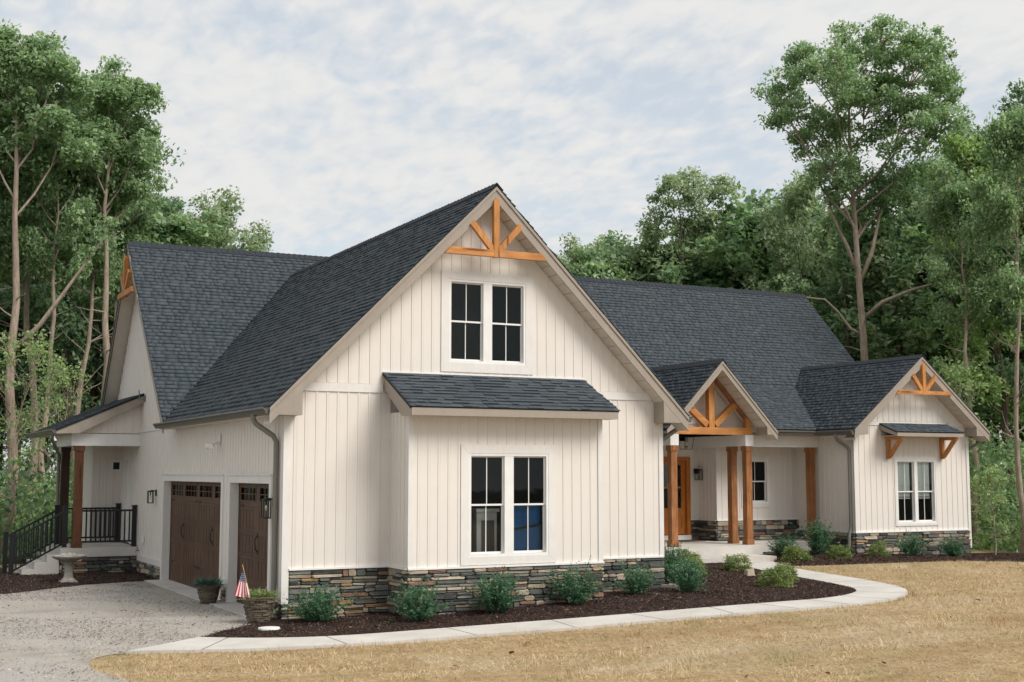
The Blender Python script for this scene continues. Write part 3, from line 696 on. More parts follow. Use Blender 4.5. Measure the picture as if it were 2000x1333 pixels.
def garage_door(u0, u1, cols_, zt=2.45):
    e = empty('garage_door', parent=house); n = 5; hh = (zt - .06) / n; d = -.15
    wcol = (u1 - u0) / cols_
    for r_ in range(n):
        z0 = .06 + r_ * hh; top = r_ == n - 1
        mb = MB()
        if top:   # stiles and rails round the glazing
            fbox(mb, FS, u0, u1, z0, z0 + .10, d - .04, d); fbox(mb, FS, u0, u1, z0 + hh - .07, z0 + hh - .004, d - .04, d)
            for c in range(cols_ + 1):
                a = u0 + c * wcol; fbox(mb, FS, max(u0, a - .13), min(u1, a + .13), z0 + .10, z0 + hh - .07, d - .04, d)
        else:
            fbox(mb, FS, u0, u1, z0, z0 + hh - .004, d - .045, d - .012)
            fbox(mb, FS, u0, u1, z0, z0 + .055, d - .011, d); fbox(mb, FS, u0, u1, z0 + hh - .06, z0 + hh - .004, d - .011, d)
            for c in range(cols_ + 1):
                a = u0 + c * wcol; fbox(mb, FS, max(u0, a - .10), min(u1, a + .10), z0 + .055, z0 + hh - .06, d - .011, d)
        mb.build('door_section', M['garage'], e)
        for c in range(cols_):
            a, b = u0 + c * wcol + .10, u0 + (c + 1) * wcol - .10
            if top:
                a += .03; b -= .03; z1, z2 = z0 + .10, z0 + hh - .07
                mb = MB()
                for p, q in ((a, a + .03), (b - .03, b)): fbox(mb, FS, p, q, z1, z2, d, d + .012)
                for p, q in ((z1, z1 + .03), (z2 - .03, z2)): fbox(mb, FS, a + .03, b - .03, p, q, d, d + .012)
                for k in (1, 2, 3): uu = a + (b - a) * k / 4; fbox(mb, FS, uu - .009, uu + .009, z1 + .03, z2 - .03, d - .012, d + .004)
                zm = (z1 + z2) / 2
                for k in range(4): fbox(mb, FS, a + (b - a) * k / 4 + .012, a + (b - a) * (k + 1) / 4 - .012, zm - .009, zm + .009, d - .012, d + .003)
                mb.build('window_grille', M['garage'], e)
                mb = MB(); fbox(mb, FS, a, b, z1, z2, d - .032, d - .026); mb.build('pane', M['glass'], e)
            else:
                mb = MB(); k = 5; p = (b - a) / k
                for i in range(k): fbox(mb, FS, a + i * p + .014, a + (i + 1) * p - .014, z0 + .062, z0 + hh - .067, d - .0125, d - .004)
                mb.build('panel', M['garage'], e)
    mb = MB(); fbox(mb, FS, u0, u1, .03, .06, d - .04, d); mb.build('bottom_seal', M['blackplastic'], e)
    def strap(uc, zc, ln=.34):
        mb = MB(); P = [(-ln / 2, .012), (-ln / 2, -.012), (-.04, -.02), (0, -.03), (.04, -.02), (ln / 2, -.012), (ln / 2, .012), (.04, .02), (0, .03), (-.04, .02)]
        mb.prism([FS.P(uc + p, zc + q, d + .002) for p, q in P], FS.N * .012); mb.build('strap_hinge', M['black'], e)
    def pull(uc, zc):
        mb = MB(); mb.tube([FS.P(uc, zc - .15, d + .005), FS.P(uc, zc - .11, d + .035), FS.P(uc + .02, zc - .03, d + .05), FS.P(uc - .01, zc + .05, d + .05), FS.P(uc, zc + .11, d + .035), FS.P(uc, zc + .15, d + .005)], .011, 6)
        fbox(mb, FS, uc - .022, uc + .022, zc - .20, zc - .12, d + .001, d + .010); fbox(mb, FS, uc - .022, uc + .022, zc + .12, zc + .20, d + .001, d + .010); mb.build('pull_handle', M['black'], e)
    zs = (.06 + hh - .01, .06 + 4 * hh + .02)
    for zc in zs:
        strap(u0 + .2, zc)
        if cols_ == 4: strap((u0 + u1) / 2, zc, .62); strap(u1 - .2, zc)
        else: strap(u1 - .2, zc)
    if cols_ == 4:
        for a in (u0 + wcol, u1 - wcol): pull(a, 1.28)
    else: pull((u0 + u1) / 2, 1.28)
    # dark sheet added so the garage behind stays dark
    mb = MB(); fbox(mb, FS, u0 - .05, u1 + .05, -.05, zt + .05, d - .62, d - .6); mb.build('dark_sheet', M['screen'], e)
garage_door(D1[0], D1[1], 4); garage_door(D2[0], D2[1], 2)
# eave: fascia, soffit, gutter, downspout
mb = MB(); mb.box(-.40, -.375, -.36, 8.6, 3.665, 3.80); mb.build('eave_fascia', M['fascia'], house)
mb = MB(); mb.box(-.375, -.002, 0.0, 8.6, 3.672, 3.69); mb.build('eave_soffit', M['soffit'], house)
gutter((-.405, -.37, 3.80), (-.405, 8.75, 3.80), (-1, 0, 0))
mb = MB(); mb.box(8.46, 8.48, -.36, 7.5, 3.665, 3.80); mb.build('eave_fascia', M['fascia'], house)
gutter((8.485, 7.0, 3.80), (8.485, -.37, 3.80), (1, 0, 0))
spout([(-.46, .45, 3.70), (-.46, .45, 3.56), (-.075, .27, 3.27), (-.075, .27, .62), (-.09, .27, .50), (-.20, .10, .36)], .05)
spout([(8.54, .05, 3.70), (8.54, .05, 3.58), (8.13, .16, 3.3), (8.13, .16, .5)], .05)
mb = MB(); mb.tube([(8.13, .16, .52), (8.13, .16, .2)], .056, 8); mb.build('drain_adapter', M['blackplastic'], house)
# other garage and house walls (out of sight, they close the volume)
wall(FGR, 0, 8.85, 0, 3.9, planks=False, mat='siding'); FBK = Fr((0, 16.7, 0), (-1, 0, 0))
wall(FBK, -22.5, 0, 0, 4.4, planks=False); FMR = Fr((22.5, 0, 0), (0, 1, 0))
wall(FMR, 5.5, 16.7, -.6, lambda u: (MZ - abs(u - MY) * (MS if u < MY else MSB) - .3) if u > 8.5 else 3.8, [], [8.5, 8.5001, MY], planks=False, name='wall')
mb = MB(); mb.box(.02, 8.0, .02, 16.6, -.02, .04); mb.build('garage_floor', M['concrete'], house)
mb = MB(); mb.box(.2, 8.0, .15, 16.5, 3.98, 4.05); mb.build('attic_floor', M['int'], house)
# interior partitions seen only through glass
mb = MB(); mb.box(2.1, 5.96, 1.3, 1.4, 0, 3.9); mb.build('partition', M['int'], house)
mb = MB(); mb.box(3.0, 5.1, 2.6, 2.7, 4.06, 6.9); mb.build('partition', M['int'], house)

# ---- windows
def window(fr, op, mull, parent=house, blind=0.0, screen=False):
    """op = opening; mull = width of the centre mullion (0 for a single unit)"""
    u0, u1, z0, z1 = op; e = empty('window', parent=parent)
    mb = MB(); fw = .045
    for a, b, c, d in ((u0, u0 + fw, z0, z1), (u1 - fw, u1, z0, z1), (u0 + fw, u1 - fw, z0, z0 + fw), (u0 + fw, u1 - fw, z1 - fw, z1)): fbox(mb, fr, a, b, c, d, -.10, .028)
    units = [(u0 + fw, u1 - fw)]
    if mull:
        m = (u0 + u1) / 2; fbox(mb, fr, m - mull / 2, m + mull / 2, z0 + fw, z1 - fw, -.10, .022); units = [(u0 + fw, m - mull / 2), (m + mull / 2, u1 - fw)]
    mb.build('frame', M['white'], e)
    for (a, b) in units:
        zm = (z0 + z1) / 2 - .02
        for (p, q, d) in ((zm, z1 - fw, -.03), (z0 + fw, zm + .035, -.062)):
            r_ = .026; mb = MB()
            for x0, x1, y0, y1 in ((a, a + r_, p, q), (b - r_, b, p, q), (a + r_, b - r_, p, p + r_ + .008), (a + r_, b - r_, q - r_, q)): fbox(mb, fr, x0, x1, y0, y1, d - .026, d)
            mb.build('sash', M['white'], e)
            mm = (a + b) / 2; mb = MB(); fbox(mb, fr, mm - .008, mm + .008, p + r_ + .008, q - r_, d - .016, d - .004); mb.build('muntin', M['white'], e)
            for x0, x1 in ((a + r_, mm - .009), (mm + .009, b - r_)):
                mb = MB(); mb.poly([fr.P(x0, p + r_, d - .012), fr.P(x1, p + r_, d - .012), fr.P(x1, q - r_, d - .012), fr.P(x0, q - r_, d - .012)]); mb.build('pane', M['glass'], e)
        if blind:
            zt = z1 - fw; nb = int((zt - blind) / .05)
            for i in range(nb):
                z = zt - .03 - i * .05; mb = MB(); P = [fr.P(a + .02, z - .026, -.108), fr.P(b - .07, z - .026, -.108), fr.P(b - .07, z + .022, -.122), fr.P(a + .02, z + .022, -.122)]
                mb.prism(P, fr.N * .004 + Z * .003); mb.build('blind_slat', M['blind'], e)
            mb = MB(); fbox(mb, fr, a + .02, b - .07, blind - .03, blind + .01, -.13, -.105); mb.build('blind_rail', M['blind'], e)
    return e
def casing(fr, op, w_, e, d=.036, wb=None):
    u0, u1, z0, z1 = op; wb = wb or w_
    P = [[(u0 - w_, z1 + w_), (u1 + w_, z1 + w_), (u1, z1), (u0, z1)], [(u0 - w_, z0 - wb), (u0, z0), (u1, z0), (u1 + w_, z0 - wb)], [(u0 - w_, z0 - wb), (u0 - w_, z1 + w_), (u0, z1), (u0, z0)], [(u1 + w_, z0 - wb), (u1, z0), (u1, z1), (u1 + w_, z1 + w_)]]
    for p in P:
        c = (sum(a for a, b in p) / 4, sum(b for a, b in p) / 4); mb = MB()
        mb.prism([fr.P(a + (c[0] - a) * .001, b + (c[1] - b) * .001, -.02) for a, b in p], fr.N * (d + .02)); mb.build('casing_board', M['trim'], e)
e = window(FF, UW, .19); casing(FF, UW, .165, e, wb=.18)
e = window(FB, LW, .19); casing(FB, LW, .165, e, wb=.15)
WW = (19.70, 21.19, 1.20, 3.0); PW = (16.2, 17.08, 1.75, 3.02)

# ---- right wing
wr = lambda u: 5.97 - abs(u - 20.36) * .82 - .32
gable(20.36, 2.57, 5.97, .82, 5.02, 5.5, 10.6, .50, 41, zbox=3.70, cap_y1=10.25)
wk = (5.97 - .32 - 4.10) / .82
wall(FW, 20.36 - wk, 20.36 + wk, 4.10, wr, [], [20.36]); wall(FW, 18.17, 22.51, .985, lambda u: min(3.97, wr(u)), [WW], [20.36 - (5.97 - .32 - 3.97) / .82, 20.36 + (5.97 - .32 - 3.97) / .82])
board('frieze_board', FW, 20.36 - wk - .12, 19.19, 3.975, 4.095, 0, .034, 'trim'); board('frieze_board', FW, 21.75, 20.36 + wk + .12, 3.975, 4.095, 0, .034, 'trim')
board('frieze_backing', FW, 18.3, 22.4, 3.965, 4.105, -.14, -.002, 'siding')
wall(FWS, -9.2, -5.5, .985, 3.75)
board('corner_board', FW, 18.14, 18.25, .985, 3.70, -.01, .034, 'trim'); board('corner_board', FWS, -5.6, -5.5, .985, 3.70, 0, .03, 'trim')
board('corner_board', FW, 22.44, 22.545, .45, 3.70, -.08, .034, 'trim')
board('drip_trim', FW, 18.12, 22.44, .96, .995, 0, .06, 'white'); board('drip_trim', FWS, -7.97, -5.5, .96, .995, 0, .06, 'white')
veneer(FW, 18.14, 22.5, -.05, .96); veneer(FWS, -7.97, -5.5, .1, .96); wall(FWR, 5.5, 8.6, .4, 3.75, planks=False)
e = window(FW, WW, .12, blind=1.92); casing(FW, WW, .075, e)
mb = MB(); mb.box(18.5, 22.2, 7.2, 7.3, .3, 3.7); mb.build('partition', M['int'], house)
# canopy over the wing window
CY = 4.78; cz0, cz1 = 3.785, 4.045
slope((19.10, CY, cz0), (1, 0, 0), (0, 5.5 - CY, cz1 - cz0), 2.57, math.hypot(5.5 - CY, cz1 - cz0), seed=91, name='canopy_roof', thick=.035)
mb = MB(); mb.box(19.12, 21.65, CY, CY + .03, 3.655, cz0 - .03); mb.build('eave_fascia', M['fascia'], house)
for x in (19.12, 21.62):
    mb = MB(); mb.prism([(x, CY + .03, 3.655), (x, 5.5, 3.86), (x, 5.5, cz1 - .04), (x, CY + .03, cz0 - .03)], (.03, 0, 0)); mb.build('rake_board', M['fascia'], house)
mb = MB(); mb.box(19.15, 21.62, CY + .03, 5.49, 3.66, 3.675); mb.build('eave_soffit', M['soffit'], house)
mb = MB(); mb.box(19.08, 21.7, 5.47, 5.5, cz1, cz1 + .03); mb.build('wall_flashing', M['white'], house)
for x in (19.33, 21.40):
    e = empty('bracket', parent=house); m_ = .105
    mb = MB(); mb.box(x, x + m_, 5.38, 5.47, 3.03, 3.655); mb.build('bracket_leg', M['cedar_z'], e)
    mb = MB(); mb.box(x, x + m_, 4.86, 5.379, 3.57, 3.654); mb.build('bracket_arm', M['cedar_y'], e)
    mb = MB(); mb.bar((x + m_ / 2, 5.375, 3.10), (x + m_ / 2, 4.92, 3.60), m_ - .006, .09, (1, 0, 0)); mb.build('bracket_brace', M['cedar_z'], e)
gutter((17.785, 5.04, 3.80), (17.785, 6.5, 3.80), (-1, 0, 0)); gutter((22.935, 8, 3.80), (22.935, 5.04, 3.80), (1, 0, 0))
mb = MB(); mb.box(17.79, 17.81, 5.04, 6.6, 3.68, 3.83); mb.build('eave_fascia', M['fascia'], house)
mb = MB(); mb.box(17.81, 18.16, 5.5, 7.9, 3.70, 3.715); mb.build('eave_soffit', M['soffit'], house)
spout([(17.72, 5.72, 3.72), (17.72, 5.72, 3.58), (18.10, 5.62, 3.32), (18.10, 5.62, 1.08), (18.02, 5.62, .92), (18.02, 5.62, .55)], .05)
mb = MB(); mb.tube([(18.02, 5.62, .60), (18.02, 5.62, .25)], .058, 8); mb.build('drain_adapter', M['blackplastic'], house)
spout([(22.99, 5.4, 3.72), (22.99, 5.4, 3.55), (22.6, 5.75, 3.25), (22.6, 5.75, .6)], .045)

# ---- front porch and entry
wall(FP, 15.25, 18.17, 1.29, 3.55, [PW]); veneer(FP, 15.22, 18.17, .70, 1.265); board('drip_trim', FP, 15.22, 18.17, 1.265, 1.295, 0, .06, 'white')
e = window(FP, PW, 0); casing(FP, PW, .10, e, wb=.12)
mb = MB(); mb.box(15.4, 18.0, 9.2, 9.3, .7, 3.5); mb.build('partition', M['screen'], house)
wall(FPR, -8.85, -7.97, 1.29, 3.55, pitch=.18); veneer(FPR, -8.85, -7.93, .70, 1.265); board('drip_trim', FPR, -8.85, -7.97, 1.265, 1.295, 0, .06, 'white')
board('corner_board', FP, 15.22, 15.31, 1.29, 3.5, 0, .034, 'trim')
DR = (13.80, 14.93, .70, 3.09)
wall(FD, 8.06, 15.25, 1.29, 3.55, [(13.80, 14.93, 1.29, 3.09)]); veneer(FD, 14.93, 15.25, .70, 1.265); veneer(FD, 12.6, 13.8, .70, 1.265)
board('drip_trim', FD, 14.93, 15.25, 1.265, 1.295, 0, .06, 'white')
# door: casing, leaf with two columns of lites, panels, sill
de = empty('front_door', parent=house)
for a, b, c, d in ((13.80, 13.92, .84, 3.09), (14.81, 14.93, .84, 3.09), (13.92, 14.81, 2.98, 3.09)):
    mb = MB(); fbox(mb, FD, a, b, c, d, -.12, .04); mb.build('door_casing', M['door_orange'], de)
mb = MB(); fbox(mb, FD, 13.80, 14.93, .70, .84, -.12, .06); mb.build('sill', M['white'], de)
mb = MB(); lx = (13.92, 14.06, 14.30, 14.41, 14.65, 14.81)
lx = (13.92, 14.05, 14.29, 14.42, 14.67, 14.81)
for a, b in ((0, 1), (2, 3), (4, 5)): fbox(mb, FD, lx[a], lx[b], .86, 2.97, -.10, -.055)
for za, zb in ((.86, 1.05), (1.40, 1.62), (2.18, 2.24), (2.86, 2.97)):
    for a, b in ((1, 2), (3, 4)): fbox(mb, FD, lx[a], lx[b], za, zb, -.10, -.055)
mb.build('door_leaf', M['door_orange'], de)
for a, b in ((1, 2), (3, 4)):
    mb = MB(); fbox(mb, FD, lx[a], lx[b], 1.05, 1.40, -.09, -.075); fbox(mb, FD, lx[a] + .04, lx[b] - .04, 1.09, 1.36, -.075, -.062); mb.build('door_panel', M['door_orange'], de)
    for za, zb in ((1.62, 2.18), (2.24, 2.86)):
        mb = MB(); fbox(mb, FD, lx[a], lx[b], za, zb, -.085, -.078); mb.build('pane', M['glass'], de)
mb = MB(); fbox(mb, FD, 13.5, 15.2, .7, 3.3, -.5, -.48); mb.build('dark_sheet', M['screen'], de)  # dark sheet added behind the lites so the inside stays dark
mb = MB(); mb.tube([FD.P(13.985, 1.78, -.05), FD.P(13.985, 1.78, .0), FD.P(14.1, 1.78, .0)], .014, 6); mb.build('door_handle', M['black'], de)
# slabs and step
mb = MB(); mb.box(9.0, 15.06, 5.68, 8.86, .46, .70); mb.build('porch_slab', M['concrete'], house)
mb = MB(); mb.box(15.06, 18.16, 6.70, 7.98, .44, .695); mb.build('porch_slab', M['concrete'], house)
mb = MB(); mb.box(12.3, 14.76, 4.72, 5.70, .26, .475); mb.build('porch_step', M['concrete'], house)
veneer(Fr((0, 5.76, 0), (1, 0, 0)), 9.0, 15.0, .1, .46); veneer(Fr((0, 6.78, 0), (1, 0, 0)), 15.0, 18.16, .1, .44)
def column(x, y, zt=3.36, w_=.19, mat='post', z0=.70):
    e = empty('column', (x, y, z0), house); h = zt - z0; q = w_ / 2
    mb = MB(); mb.box(-q, q, -q, q, 0, h); mb.build('shaft', M[mat], e)
    q += .022
    mb = MB(); mb.box(-q, q, -q, q, .002, .15); mb.build('base', M[mat], e)
    mb = MB(); mb.box(-q, q, -q, q, h - .14, h - .002); mb.build('capital', M[mat], e)
for x in (12.47, 14.92):
    for y in (6.11, 6.78): column(x, y)
column(17.93, 7.08)
for x in (12.47, 14.92):
    mb = MB(); mb.box(x - .13, x + .13, 5.985, 8.84, 3.36, 3.66); mb.build('porch_beam', M['white'], house)
mb = MB(); mb.box(15.06, 18.165, 6.95, 7.2, 3.365, 3.70); mb.build('porch_beam', M['trim'], house)
mb = MB(); mb.box(15.06, 18.165, 7.2, 7.965, 3.46, 3.48); mb.build('porch_ceiling', M['soffit'], house)
mb = MB(); mb.box(8.2, 12.33, 6.7, 8.8, 3.46, 3.48); mb.build('porch_ceiling', M['soffit'], house)
mb = MB(); mb.box(15.4, 17.8, 6.61, 6.63, 3.68, 3.83); mb.build('eave_fascia', M['fascia'], house)
mb = MB(); mb.box(15.4, 17.8, 6.63, 6.95, 3.69, 3.705); mb.build('eave_soffit', M['soffit'], house)
gutter((15.42, 6.605, 3.815), (17.69, 6.605, 3.815), (0, -1, 0))
# entry gable
gable(13.70, 1.80, 5.63, 1.03, 5.50, 6.0, 10.2, .34, 51, zbox=3.665, cap_y1=9.9, fw=.22, soff=.262)
par = None
z = 3.68
while z < 5.25:                 # lap boards closing the gable behind the truss
    hw = min(1.5, (5.63 - .25 - z - .13) / 1.03); mb = MB()
    mb.hexa([(13.7 - hw - .13, 6.46, z), (13.7 + hw + .13, 6.46, z), (13.7 + hw + .13, 6.5, z), (13.7 - hw - .13, 6.5, z), (13.7 - hw, 6.475, z + .128), (13.7 + hw, 6.475, z + .128), (13.7 + hw, 6.5, z + .128), (13.7 - hw, 6.5, z + .128)])
    o = mb.build('gable_infill' if par is None else 'lap_board', M['siding'], par or house); par = par or o; z += .13
for sg in (-1, 1):              # vaulted underside
    mb = MB(); mb.prism([(13.7, 6.0, 5.63 - .24), (13.7 + sg * 1.6, 6.0, 5.63 - .24 - 1.6 * 1.03), (13.7 + sg * 1.6, 7.9, 5.63 - .24 - 1.6 * 1.03), (13.7, 7.9, 5.63 - .24)], (0, 0, .02)); mb.build('vault_lining', M['soffit'], house)
te = empty('entry_truss', parent=house)
mb = MB(); mb.box(12.36, 15.04, 6.0, 6.18, 3.66, 3.855); mb.build('tie_beam', M['cedar_x'], te)
mb = MB(); mb.box(13.61, 13.79, 6.005, 6.175, 3.856, 5.26); mb.build('king_post', M['cedar_z'], te)
for sg in (-1, 1):
    mb = MB(); mb.bar((13.7 + sg * .13, 6.09, 3.92), (13.7 + sg * .80, 6.09, 4.47), .15, .17, (0, 0, 1)); mb.build('brace', M['cedar_x'], te)
    mb = MB(); mb.bar((13.7 + sg * .06, 6.09, 5.30), (13.7 + sg * 1.30, 6.09, 4.02), .14, .13, (0, 0, 1)); mb.build('rafter', M['post'], te)
    mb = MB(); mb.box(13.7 + sg * 1.22 - .08, 13.7 + sg * 1.22 + .08, 6.01, 6.17, 3.857, 4.10); mb.build('end_post', M['cedar_z'], te)

def truss(name, P, post, beam, diags, wth, depth, e=None):
    """P maps (u, z) in the truss plane to a point; depth vector is its thickness"""
    e = empty(name, parent=house); d = Vector(depth); f = .8
    bu0, bu1, bz0, bz1, cut = beam
    mb = MB(); mb.prism([P(bu0, bz0), P(bu1, bz0), P(bu1 - cut, bz1), P(bu0 + cut, bz1)], d); mb.build('tie_beam', M['cedar_x'], e)
    pu, pw, pz0, pz1 = post
    mb = MB(); mb.prism([P(pu - pw / 2, pz0) - d * .06, P(pu + pw / 2, pz0) - d * .06, P(pu + pw / 2, pz1 - pw / 2) - d * .06, P(pu, pz1) - d * .06, P(pu - pw / 2, pz1 - pw / 2) - d * .06], d * 1.12); mb.build('king_post', M['cedar_z'], e)
    for (a, b) in diags:
        a, b = Vector(a), Vector(b); t_ = (b - a).normalized(); nn = Vector((-t_.y, t_.x)) * wth / 2; mb = MB()
        mb.prism([P(*(a + nn)) + d * .05, P(*(a - nn)) + d * .05, P(*(b - nn)) + d * .05, P(*(b + nn)) + d * .05], d * .9); mb.build('brace', M['cedar_z'], e)
truss('gable_truss', lambda u, z: Vector((u, -.455, z)), (4.015, .115, 6.78, 7.95), (2.93, 5.13, 6.79, 6.925, .12), [((3.97, 6.90), (3.50, 7.43)), ((4.06, 6.90), (4.55, 7.44))], .115, (0, .10, 0))
truss('gable_truss', lambda u, z: Vector((u, 4.955, z)), (20.37, .12, 4.85, 5.76), (19.33, 21.43, 4.855, 4.965, .09), [((20.32, 4.95), (19.97, 5.40)), ((20.42, 4.95), (20.85, 5.40))], .11, (0, .09, 0))
truss('gable_truss', lambda u, z: Vector((-.50, u, z)), (MY, .13, 7.36, 8.5), (11.95, 14.0, 7.38, 7.52, .10), [((MY - .05, 7.5), (12.55, 8.0)), ((MY + .05, 7.5), (13.65, 8.0))], .12, (.11, 0, 0))

# ---- back porch on the left
wall(Fr((0, 15.4, 0), (1, 0, 0)), -.78, 0, .70, 4.2); mb = MB(); mb.box(-.78, -.64, 15.55, 17.5, 0, 4.0); mb.build('wall', M['siding'], house)
PYF = 12.7
veneer(Fr((0, PYF, 0), (1, 0, 0)), -1.9, 0.0, -.15, .47, .05); veneer(Fr((-1.9, 0, 0), (0, -1, 0)), -15.3, -12.7, -.15, .47)
mb = MB(); mb.box(-1.97, -.02, PYF - .07, 15.4, .47, .70); mb.build('porch_slab', M['concrete'], house)
mb = MB()
for i in range(1, 5): mb.box(-1.97 - .30 * i, -1.971 - .30 * (i - 1), PYF + .05, 14.35, -.2, .70 - .172 * i)
mb.build('porch_steps', M['concrete'], house)
column(-1.55, PYF + .12, 3.34, .21, 'post_mid'); column(-1.55, 15.15, 3.34, .21, 'post_shade')
mb = MB(); mb.box(-1.77, -.015, PYF, PYF + .24, 3.34, 3.655); mb.build('porch_beam', M['white'], house)
mb = MB(); mb.box(-1.768, -1.52, PYF + .241, 15.4, 3.342, 3.653); mb.build('porch_beam', M['white'], house)
mb = MB(); mb.box(-1.5, -.02, PYF + .26, 15.39, 3.50, 3.52); mb.build('porch_ceiling', M['soffit'], house)
bz = lambda x: 4.73 + x * .44
FPB = Fr((0, PYF, 0), (1, 0, 0))
wall(FPB, -1.62, -.01, 3.67, lambda u: bz(u) - .20, thick=.1)
slope((-2.22, 12.38, bz(-2.22)), (0, 1, 0), (1, 0, .44), 5.2, 2.22 * math.hypot(1, .44), seed=61, name='porch_roof')
mb = MB(); mb.prism([(-2.2, 12.40, bz(-2.2) - .05), (0.0, 12.40, bz(0) - .05), (0, 12.40, bz(0) - .24), (-1.62, 12.40, 3.66), (-2.2, 12.40, 3.64)], (0, .03, 0)); mb.build('rake_board', M['fascia'], house)
mb = MB(); mb.prism([(-2.2, 12.43, 3.645), (-1.62, 12.43, 3.665), (-1.62, 12.43, bz(-1.62) - .2), (-2.2, 12.43, bz(-2.2) - .07)], (0, .27, 0)); mb.build('eave_return', M['fascia'], house)
mb = MB(); mb.prism([(-1.62, 12.43, bz(-1.62) - .21), (0, 12.43, bz(0) - .21), (0, PYF, bz(0) - .21), (-1.62, PYF, bz(-1.62) - .21)], (0, 0, .02)); mb.build('soffit', M['soffit'], house)
mb = MB(); mb.box(-2.2, -1.77, PYF, 17.5, 3.655, 3.672); mb.build('eave_soffit', M['soffit'], house)
gutter((-2.21, 12.38, 3.76), (-2.21, 17.5, 3.76), (-1, 0, 0))
spout([(-2.27, 12.55, 3.66), (-2.27, 12.6, 3.5), (-1.75, 14.9, 3.1), (-1.72, 15.2, 2.9), (-1.72, 15.2, .4)], .045)
board('door_frame', FS, -14.85, -14.76, .72, 3.07, -.1, .03, 'trim'); board('door_frame', FS, -13.79, -13.7, .72, 3.07, -.1, .03, 'trim'); board('door_frame', FS, -14.76, -13.79, 2.98, 3.07, -.1, .03, 'trim')
board('side_door', FS, -14.76, -13.79, .72, 2.98, -.1, -.06, 'white')

# emit the boards
PLANKS.sort(key=lambda p: -p[0]); prest = {}
for i, (ar, mb, mat, par) in enumerate(PLANKS):
    if i < 300: mb.build('plank', M[mat], par)
    else:
        b_ = prest.setdefault(par.name, (MB(), par, mat))[0]; n0 = len(b_.v); b_.v += mb.v; b_.f += [tuple(n0 + q for q in f) for f in mb.f]; b_.m += mb.m
for b_, par, mat in prest.values(): tag(b_.build('plank_run', M[mat], par), kind='stuff')
# emit the stones
STONES.sort(key=lambda s: -s[0]); rest = {}
for i, (ar, fr, a, c, za, zb, d, m, par) in enumerate(STONES):
    rg = random.Random(i)
    if i < 300:
        mb = MB(); stone_geo(mb, fr, a, c, za, zb, d, 0, rg); mb.build('stone', STONE[m], par)
    else:
        stone_geo(rest.setdefault(par.name, (MB(), par))[0], fr, a, c, za, zb, d, m, rg)
for mb, par in rest.values():
    tag(mb.build('stone_courses', STONE, par), kind='stuff')
print('stones', len(STONES))

# ------------------------------------------------------------------ trees
def leaf_quads(c, ln, wd, rg, up=.55, axis=None, face=None):
    n = len(c)
    t = rg.normal(size=(n, 3)); t[:, 2] -= .35
    if axis is not None: t = axis + t * .55
    t /= np.linalg.norm(t, axis=1)[:, None]
    nn = rg.normal(size=(n, 3)); nn[:, 2] = np.abs(nn[:, 2]) * .7 + up
    if face is not None: nn = nn * .75 + face
    s_ = np.cross(t, nn); s_ /= np.linalg.norm(s_, axis=1)[:, None] + 1e-9
    k = rg.uniform(.5, 1.35, size=(n, 1)); l_, w_ = ln * k, wd * k * rg.uniform(.8, 1.2, size=(n, 1))
    off = np.cross(s_, t) * (w_ * .18)
    return np.stack([c - t * l_ / 2, c + s_ * w_ / 2 + t * l_ * .08 + off, c + t * l_ / 2, c - s_ * w_ / 2 + t * l_ * .08 + off], 1)

